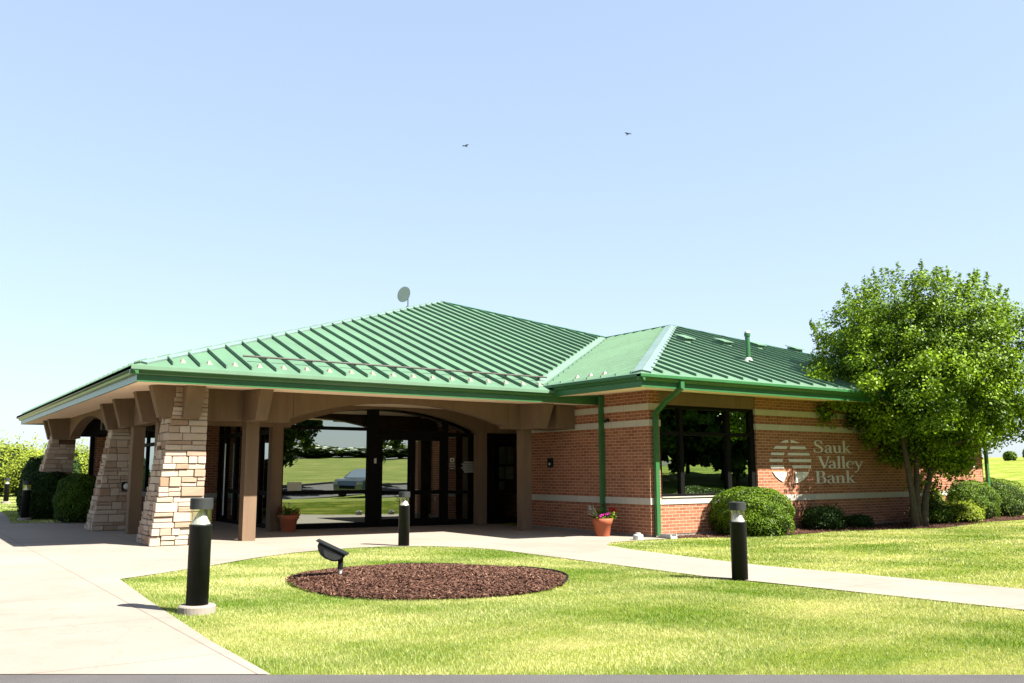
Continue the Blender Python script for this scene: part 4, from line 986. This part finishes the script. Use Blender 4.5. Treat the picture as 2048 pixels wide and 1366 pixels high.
# ---------------------------------------------------------------- bushes
def bush(name, loc, rx, ry, rz_, n, leaf, mat, label, cat, seed, group=None, shag=.03, t0=.1, t1=.95, core=True, wild=0.0):
    t = thing(name, loc, label, cat, group); r2 = np.random.default_rng(seed)
    d = r2.normal(size=(n, 3)); d[:, 2] = np.abs(d[:, 2])*1.0-.75*(r2.random(n)**1.5); d /= np.linalg.norm(d, axis=1)[:, None]
    # superellipsoid for a clipped shape, lumpy
    lump = 1+.05*np.sin(d[:, 0]*5+seed)*np.cos(d[:, 1]*4+seed*2)+.035*np.sin(d[:, 2]*9+d[:, 0]*7+seed)+.02*np.sin(d[:, 1]*17+d[:, 2]*13)
    k = (np.abs(d)**2.6).sum(1)**(-1/2.6); rad = k[:, None]*lump[:, None]*(1-np.abs(r2.normal(0, shag, n)))[:, None]*(1+wild*(r2.random(n)**6))[:, None]
    P = d*rad*np.array([rx, ry, rz_*.62]); P[:, 2] += rz_*.40; ok = P[:, 2] > -.01; P, d = P[ok], d[ok]
    clump = .5+.25*np.sin(P[:, 0]*11+seed)*np.sin(P[:, 2]*13)+.25*np.sin(P[:, 1]*9)
    ti = np.clip(t0+(t1-t0)*(clump*.5+r2.random(len(P))*.5), 0, 1)
    V, F, tt = leaves(P, leaf, r2, ti, .2, d*.85); fast_mesh('foliage', V, F, tt, mat, t)
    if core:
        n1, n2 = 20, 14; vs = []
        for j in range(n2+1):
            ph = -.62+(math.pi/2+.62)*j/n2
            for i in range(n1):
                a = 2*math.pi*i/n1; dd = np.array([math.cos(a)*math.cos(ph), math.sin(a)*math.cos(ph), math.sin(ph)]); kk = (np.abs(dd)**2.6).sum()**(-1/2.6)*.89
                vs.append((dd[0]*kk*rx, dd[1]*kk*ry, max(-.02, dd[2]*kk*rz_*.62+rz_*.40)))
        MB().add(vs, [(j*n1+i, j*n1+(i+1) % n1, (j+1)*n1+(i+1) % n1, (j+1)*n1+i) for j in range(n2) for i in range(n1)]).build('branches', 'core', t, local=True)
    return t
bush('round_bush', (2.36, -.62, -.02), .84, .80, 1.0, 21000, .036, 'hedge', 'large clipped round green bush below the wing window', 'bush', 1, 'clipped bushes by the wing')
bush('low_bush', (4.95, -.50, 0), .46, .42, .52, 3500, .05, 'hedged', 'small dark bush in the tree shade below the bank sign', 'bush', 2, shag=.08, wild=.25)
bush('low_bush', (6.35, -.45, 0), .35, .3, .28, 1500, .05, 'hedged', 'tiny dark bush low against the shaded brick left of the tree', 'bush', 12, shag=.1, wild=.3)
bush('round_bush', (11.95, .05, -.02), .92, .85, 1.08, 18000, .036, 'hedge', 'clipped round bush at the far brick corner', 'bush', 3, 'clipped bushes by the wing')
bush('round_bush', (14.1, .35, 0), 1.05, .9, 1.08, 12000, .036, 'hedge', 'clipped round bush cut by the right edge', 'bush', 4, 'clipped bushes by the wing')
bush('low_shrub', (9.0, -.75, 0), .50, .42, .55, 3200, .055, 'hedge', 'loose dark green shrub right of the tree trunks', 'shrub', 5, shag=.12, wild=.3, t0=0, t1=.6)
bush('low_shrub', (10.25, -.85, 0), .52, .42, .50, 3600, .055, 'wild', 'loose yellow green shrub beside the far clipped bush', 'shrub', 6, shag=.12, wild=.35, t0=0, t1=.8)
bush('low_shrub', (10.35, .0, 0), .30, .3, .85, 1800, .05, 'wild', 'slim light green shrub against the sunny brick', 'shrub', 16, shag=.12, wild=.3, t0=0, t1=.7)
SG_ = 'dark hedge bushes on the shaded side'
bush('hedge_bush', (-8.86, 11.9, .08), .62, .66, 1.2, 13000, .045, 'hedge', 'round green bush on the side lawn beside the middle stone pillar', 'bush', 7, SG_, t0=0, t1=.45)
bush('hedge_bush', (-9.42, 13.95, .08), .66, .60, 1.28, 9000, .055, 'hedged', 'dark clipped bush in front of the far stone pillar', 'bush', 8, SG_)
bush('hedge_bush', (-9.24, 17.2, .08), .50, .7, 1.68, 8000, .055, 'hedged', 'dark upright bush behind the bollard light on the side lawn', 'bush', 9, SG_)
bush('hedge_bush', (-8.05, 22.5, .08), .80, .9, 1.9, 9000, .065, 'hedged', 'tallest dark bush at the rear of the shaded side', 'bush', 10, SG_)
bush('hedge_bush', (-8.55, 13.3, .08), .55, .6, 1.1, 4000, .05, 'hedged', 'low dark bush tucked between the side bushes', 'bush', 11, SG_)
# small white edging stones in front of the side bushes
o = MB(); q = random.Random(2)
for i in range(26):
    x, y = -9.62+i*.055+q.uniform(-.04, .04), 15.6-i*.16+q.uniform(-.05, .05); x = min(x, -9.1+i*.01)
    r_ = q.uniform(.03, .06); o.lathe([(r_*.7, -.01), (r_, r_*.5), (r_*.5, r_), (0, r_)], (x, y, T(x, y)), 7)
tag(o.build('edging_stones', 'conc2'), 'line of small pale stones edging the side bushes', 'stones', kind='stuff')

# ---------------------------------------------------------------- the tree
def tree(loc, label, seed, H=6.1, crown_c=(0.85, .0, 3.60), crown_r=(3.15, 2.7, 2.60), stems=3, leaf=.080, nclump=1150, per=150, mat='leaf', name='leafy_tree', group=None):
    t = thing(name, loc, label, 'tree', group); r2 = np.random.default_rng(seed); R = random.Random(seed); m = MB()
    tips = []
    base = [(-.10, 0), (.04, .04), (.16, -.02), (0, .15)][:stems]; lean = [(-.27, .0), (.13, -.02), (.72, -.05), (.1, .8)][:stems]
    for (bx, by), (lx, ly) in zip(base, lean):
        p0 = Vector((bx*1.2, by*.8, -.05)); p1 = Vector((bx+lx*.25, by+ly*.3, .75)); p2 = Vector((bx+lx*.75, by+ly*.7, 1.55)); p3 = Vector((bx+lx*1.5, by+ly*1.4, 2.6)); p4 = Vector((bx+lx*2.2, by+ly*2.2, 3.9))
        m.tube([p0, (p0+p1)/2+Vector((R.uniform(-.02, .02), 0, 0)), p1, p2, p3, p4], [.12, .088, .074, .062, .042, .018], 10)
        for k in range(9):
            s0 = p2.lerp(p3, R.random()) if k < 5 else p3.lerp(p4, R.random()); a = R.uniform(0, 6.28); el = R.uniform(.1, .9)
            L = R.uniform(1.0, 2.3); e = s0+Vector((math.cos(a)*math.cos(el), math.sin(a)*math.cos(el), math.sin(el)))*L
            mid = s0.lerp(e, .5)+Vector((R.uniform(-.12, .12), R.uniform(-.12, .12), R.uniform(-.05, .15))); m.tube([s0, mid, e], [.03, .018, .006], 6); tips.append(e)
    m.build('trunk', 'bark', t, True, local=True)
    c = np.array(crown_c); cr = np.array(crown_r)
    d = r2.normal(size=(nclump, 3)); d /= np.linalg.norm(d, axis=1)[:, None]
    lump = 1+.10*np.sin(d[:, 0]*4+seed)*np.cos(d[:, 2]*5+1)+.10*np.sin(d[:, 1]*6+d[:, 2]*4+seed*1.7)+.05*np.sin(d[:, 0]*11+d[:, 2]*9)
    rad = (r2.random(nclump)**.42)*lump; cen = c+d*rad[:, None]*cr
    dn = np.clip(-d[:, 2]-.05, 0, 1); cen[:, 0] = c[0]+(cen[:, 0]-c[0])*(1-.42*dn); cen[:, 1] = c[1]+(cen[:, 1]-c[1])*(1-.35*dn)
    low = cen[:, 2] < c[2]-cr[2]*.55; cen[low, 2] += r2.uniform(0, .5, low.sum())
    cen = np.vstack([cen, np.array([tuple(v) for v in tips])])
    # upright shoots on the top and sides
    ns = 70; a = r2.uniform(0, 2*np.pi, ns); rr2 = np.sqrt(r2.random(ns)); sx = c[0]+np.cos(a)*rr2*cr[0]*.95; sy = c[1]+np.sin(a)*rr2*cr[1]*.95; sz = c[2]+cr[2]*np.sqrt(np.clip(1-rr2**2*.9, 0, 1))*.93
    P = []; TT = []
    sig = r2.uniform(.11, .20, len(cen)); tone = r2.uniform(.15, .85, len(cen))
    for i in range(len(cen)):
        k = int(per*r2.uniform(.5, 1.4)); q = np.clip(r2.normal(size=(k, 3)), -1.7, 1.7)*sig[i]; q[:, 2] *= .8; P.append(cen[i]+q); TT.append(np.clip(tone[i]+r2.normal(0, .22, k), 0, 1))
    for i in range(ns):
        L = r2.uniform(.25, .65); k = int(70*L/.4); u_ = r2.random(k); dirv = np.array([np.cos(a[i])*.35*rr2[i], np.sin(a[i])*.35*rr2[i], 1.0])
        P.append(np.stack([sx[i]+dirv[0]*u_*L, sy[i]+dirv[1]*u_*L, sz[i]+u_*L], 1)+r2.normal(size=(k, 3))*(.07*(1-u_*.7))[:, None]); TT.append(r2.uniform(.3, 1, k))
    P = np.vstack(P); TT = np.concatenate(TT)
    nr = (P-c)/cr; nr /= (np.linalg.norm(nr, axis=1)[:, None]+1e-6); nr[:, 2] += .25
    V, F, ti = leaves(P, leaf, r2, TT, .3, nr*.75); fast_mesh('crown', V, F, ti, mat, t)
    return t
tree((7.5, -1.3, 0), 'leafy three stemmed tree in the bed right of the bank sign', 11)

# ---------------------------------------------------------------- far surroundings
WG = 'wild yellow green shrubs behind the hedge'
wl = ['tall wild shrub at the far left with thin shoots against the sky', 'wild yellow green shrub behind the farthest bollard light', 'broad wild shrub left of the rear dark bush', 'wild shrub seen just over the dark hedge', 'wild shrub seen through the gap beside the far stone pillar', 'wild shrub glimpsed between the porch piers', 'wild shrub glimpsed between the middle pillar and the brick pier', 'wild shrub low at the left edge of the picture']
spots = [(-7.6, 44, 2.7), (-6.2, 41, 2.2), (-4.6, 43, 2.5), (-2.6, 43, 2.3), (-.2, 44, 2.6), (2.5, 44, 2.4), (5.5, 44, 2.6), (-9.3, 47, 2.0)]
p0_ = bush('wild_shrub', (0, 0, 0), 1.5, 1.3, 2.4, 6500, .13, 'wild', wl[0], 'shrub', 21, WG, shag=.2, wild=.55, core=True)
for i, (x, y, h) in enumerate(spots):
    c = p0_ if i == 0 else copy_tree(p0_)
    c.location = (x, y, T(x, y)); c.rotation_euler = (0, 0, i*1.3); c.scale = (1.25, 1.2, h/2.3); c['label'] = wl[i]
tr_ = tree((-10.9, 62, .1), 'small hazy tree at the far left horizon', 31, crown_c=(0, 0, 2.9), crown_r=(1.9, 1.9, 1.7), nclump=120, per=45, leaf=.2, mat='wild', name='distant_tree')
tr_.scale = (.9, .9, .85)
RG = 'small bushes on the right horizon'
b0 = None
for i, (x, y, s1, s2, lb) in enumerate(((95, 40.0, 1.2, 1.1, 'smaller pale bush on the right skyline beside the green post'), (97.5, 38.6, 1.7, 1.6, 'larger bush on the right skyline'), (100, 36.3, .8, .8, 'tiny dark bush on the skyline near the right edge'), (102, 33.2, 1.3, 1.2, 'dark bush on the skyline cut by the right edge'))):
    if b0 is None: b0 = bush('skyline_bush', (x, y, T(x, y)), .6, .6, 1.0, 1200, .14, 'hedge', lb, 'bush', 41, RG, shag=.15); c = b0
    else: c = copy_tree(b0); c['label'] = lb
    c.location = (x, y, T(x, y)); c.scale = (s1, s1, s2)
t = thing('marker_post', (64, 28.3, T(64, 28.3)), 'green leaning marker board on dark legs in the far field', 'marker board')
m = MB(); m.box(-.35, .35, -.03, .03, .35, .85); m.build('board', 'trim', t, local=True); m = MB(); m.tube([(-.3, 0, -.05), (-.3, 0, .9)], .03, 6); m.build('leg', 'black', t, local=True); m = MB(); m.tube([(.42, 0, -.3), (.22, 0, .95)], .06, 6); m.build('leg', 'trim', t, local=True)
t.rotation_euler = (0, 0, -.5)
# trees that stand behind the camera and show in the glass
TG = 'trees across the road mirrored in the glass'
tp = None
tl = ['large dark oak across the road mirrored at the left of the entrance glass', 'oak across the road mirrored above the entrance doors', 'oak across the road mirrored over the right door', 'oak across the road mirrored beside the door handles', 'oak across the road mirrored in the left pane of the wing window', 'oak across the road mirrored in the middle pane of the wing window', 'oak across the road mirrored in the right pane of the wing window', 'oak across the road at the rear of the mirrored grove', 'oak across the road filling a gap in the mirrored grove', 'far oak closing the mirrored grove', 'outermost oak across the road', 'oak across the road close behind the first mirrored oak', 'leftmost oak across the road', 'oak across the road low behind the wing window reflection', 'oak across the road rising behind the middle pane reflection', 'oak across the road between the two mirrored groves', 'oak across the road at the right rim of the mirrored grove']
tpos = [(6.4, -31, 1.5), (17.5, -29, 1.2), (22.5, -25, 1.15), (28, -27, 1.35), (31, -21, 1.3), (37, -24, 1.4), (42, -18, 1.35), (47, -27, 1.6), (35, -33, 1.6), (52, -20, 1.6), (25, -37, 1.5), (.5, -34, 1.3), (-5, -37, 1.4), (28, -22, 1.2), (32, -27, 1.5), (26, -31, 1.4), (36, -17, 1.2)]
for i, (x, y, s1) in enumerate(tpos):
    if tp is None: tp = tree((x, y, 0), tl[0], 51, stems=1, crown_c=(0, 0, 4.3), crown_r=(3.9, 3.9, 4.0), nclump=420, per=50, leaf=.30, mat='spruce', name='oak_tree', group=TG); c = tp
    else: c = copy_tree(tp); c['label'] = tl[i]
    c.location = (x, y, T(x, y)); c.scale = (s1, s1, s1); c.rotation_euler = (0, 0, i*1.1)
hg = 'low far trees behind the road'
for i in range(9):
    c = copy_tree(b0); c.name = 'far_thicket'; x, y = -8+i*9.0, -82+(i % 3)*2; c.location = (x, y, T(x, y)); c.scale = (9, 5, 1.1+(i*37 % 5)*.15); c['group'] = hg; c['label'] = 'low thicket on the rise behind the road'

# parked car, seen only as a reflection ----------------------------------------
CAR = thing('parked_car', (8.5, -18.9, T(8.5, -18.9)+.03), 'silver blue hatchback parked on the road, mirrored in the entrance glass', 'car', rz=math.atan2(RD[1], RD[0]))
side = [(-2.15, .35), (-2.2, .62), (-2.1, .86), (-1.95, .95), (-1.25, 1.0), (-.75, 1.36), (-.3, 1.48), (.9, 1.5), (1.6, 1.38), (2.05, 1.05), (2.15, .8), (2.12, .35)]
m = MB(); lay = [(-.86, .90, .0), (-.88, .97, 0), (-.80, 1.0, 0), (.80, 1.0, 0), (.88, .97, 0), (.86, .90, 0)]; n = len(side); vs = []
for yo, sc, _ in lay:
    for u_, z_ in side: tin = 1-.20*max(0, (z_-.95)/.55); vs.append((u_*sc, yo*tin, .7+(z_-.7)*sc))
m.add(vs, [(k*n+i, k*n+(i+1) % n, (k+1)*n+(i+1) % n, (k+1)*n+i) for k in range(5) for i in range(n)]+[tuple(range(n))[::-1], tuple(range(5*n, 6*n))]); m.build('body', 'carpaint', CAR, False, local=True)
for sd in (-1, 1):
    pts = [(-1.0, 1.02), (-.62, 1.32), (.15, 1.40), (.15, 1.02)]; pt2 = [(.25, 1.02), (.25, 1.40), (1.2, 1.36), (1.7, 1.06)]
    for pp in (pts, pt2): MB().add([(a, sd*(.888*(1-.20*(b-.95)/.55)+.004), b) for a, b in pp], [(0, 1, 2, 3)]).build('side_window', 'carglass', CAR, local=True)
MB().add([(-1.22, -.72, 1.03), (-1.22, .72, 1.03), (-.76, .64, 1.37), (-.76, -.64, 1.37)], [(0, 1, 2, 3)]).build('windscreen', 'carglass', CAR, local=True)
for wx in (-1.35, 1.35):
    for sd in (-1, 1):
        wh = MB().lathe([(.32, -.1), (.33, -.08), (.33, .08), (.32, .1)], (0, 0, 0), 22).build('wheel', 'rubber', CAR, local=True); wh.rotation_euler = (math.pi/2, 0, 0); wh.location = (wx, sd*.82, .33)
        MB().lathe([(.21, -.105), (.2, .105)], (0, 0, 0), 16).build('rim', 'refl', wh, local=True)
for sd in (-1, 1): MB().box(-2.22, -2.08, sd*.72-.16, sd*.72+.16, .66, .82).build('headlight', 'white', CAR, local=True)
MB().box(-2.23, -2.12, -.45, .45, .45, .62).build('grille', 'black', CAR, local=True)

# two birds high in the sky -----------------------------------------------------
for i, (loc, lb) in enumerate((((8.09, 20.59, 16.52), 'tiny bird high over the roof peak, left of the two'), ((14.35, 16.18, 17.06), 'tiny bird high in the sky, right of the two'))):
    t = thing('bird', loc, lb, 'bird', 'birds in the sky')
    m = MB(); m.tube([(-.11, 0, 0), (-.05, 0, .01), (.04, 0, .01), (.10, 0, 0), (.15, 0, 0)], [.008, .03, .032, .015, .02], 8)
    for sd in (-1, 1): m.add([(-.05, 0, .015), (.05, 0, .015), (.07, sd*.12, .05), (.0, sd*.2, .03), (-.04, sd*.11, .055), (-.05, 0, .005), (.05, 0, .005), (.07, sd*.12, .045), (.0, sd*.2, .027), (-.04, sd*.11, .048)], [(0, 1, 2, 3, 4), (9, 8, 7, 6, 5), (0, 4, 9, 5), (4, 3, 8, 9), (3, 2, 7, 8), (2, 1, 6, 7)])
    m.build('body', 'bird', t, local=True); t.rotation_euler = (0, 0, .4+i)
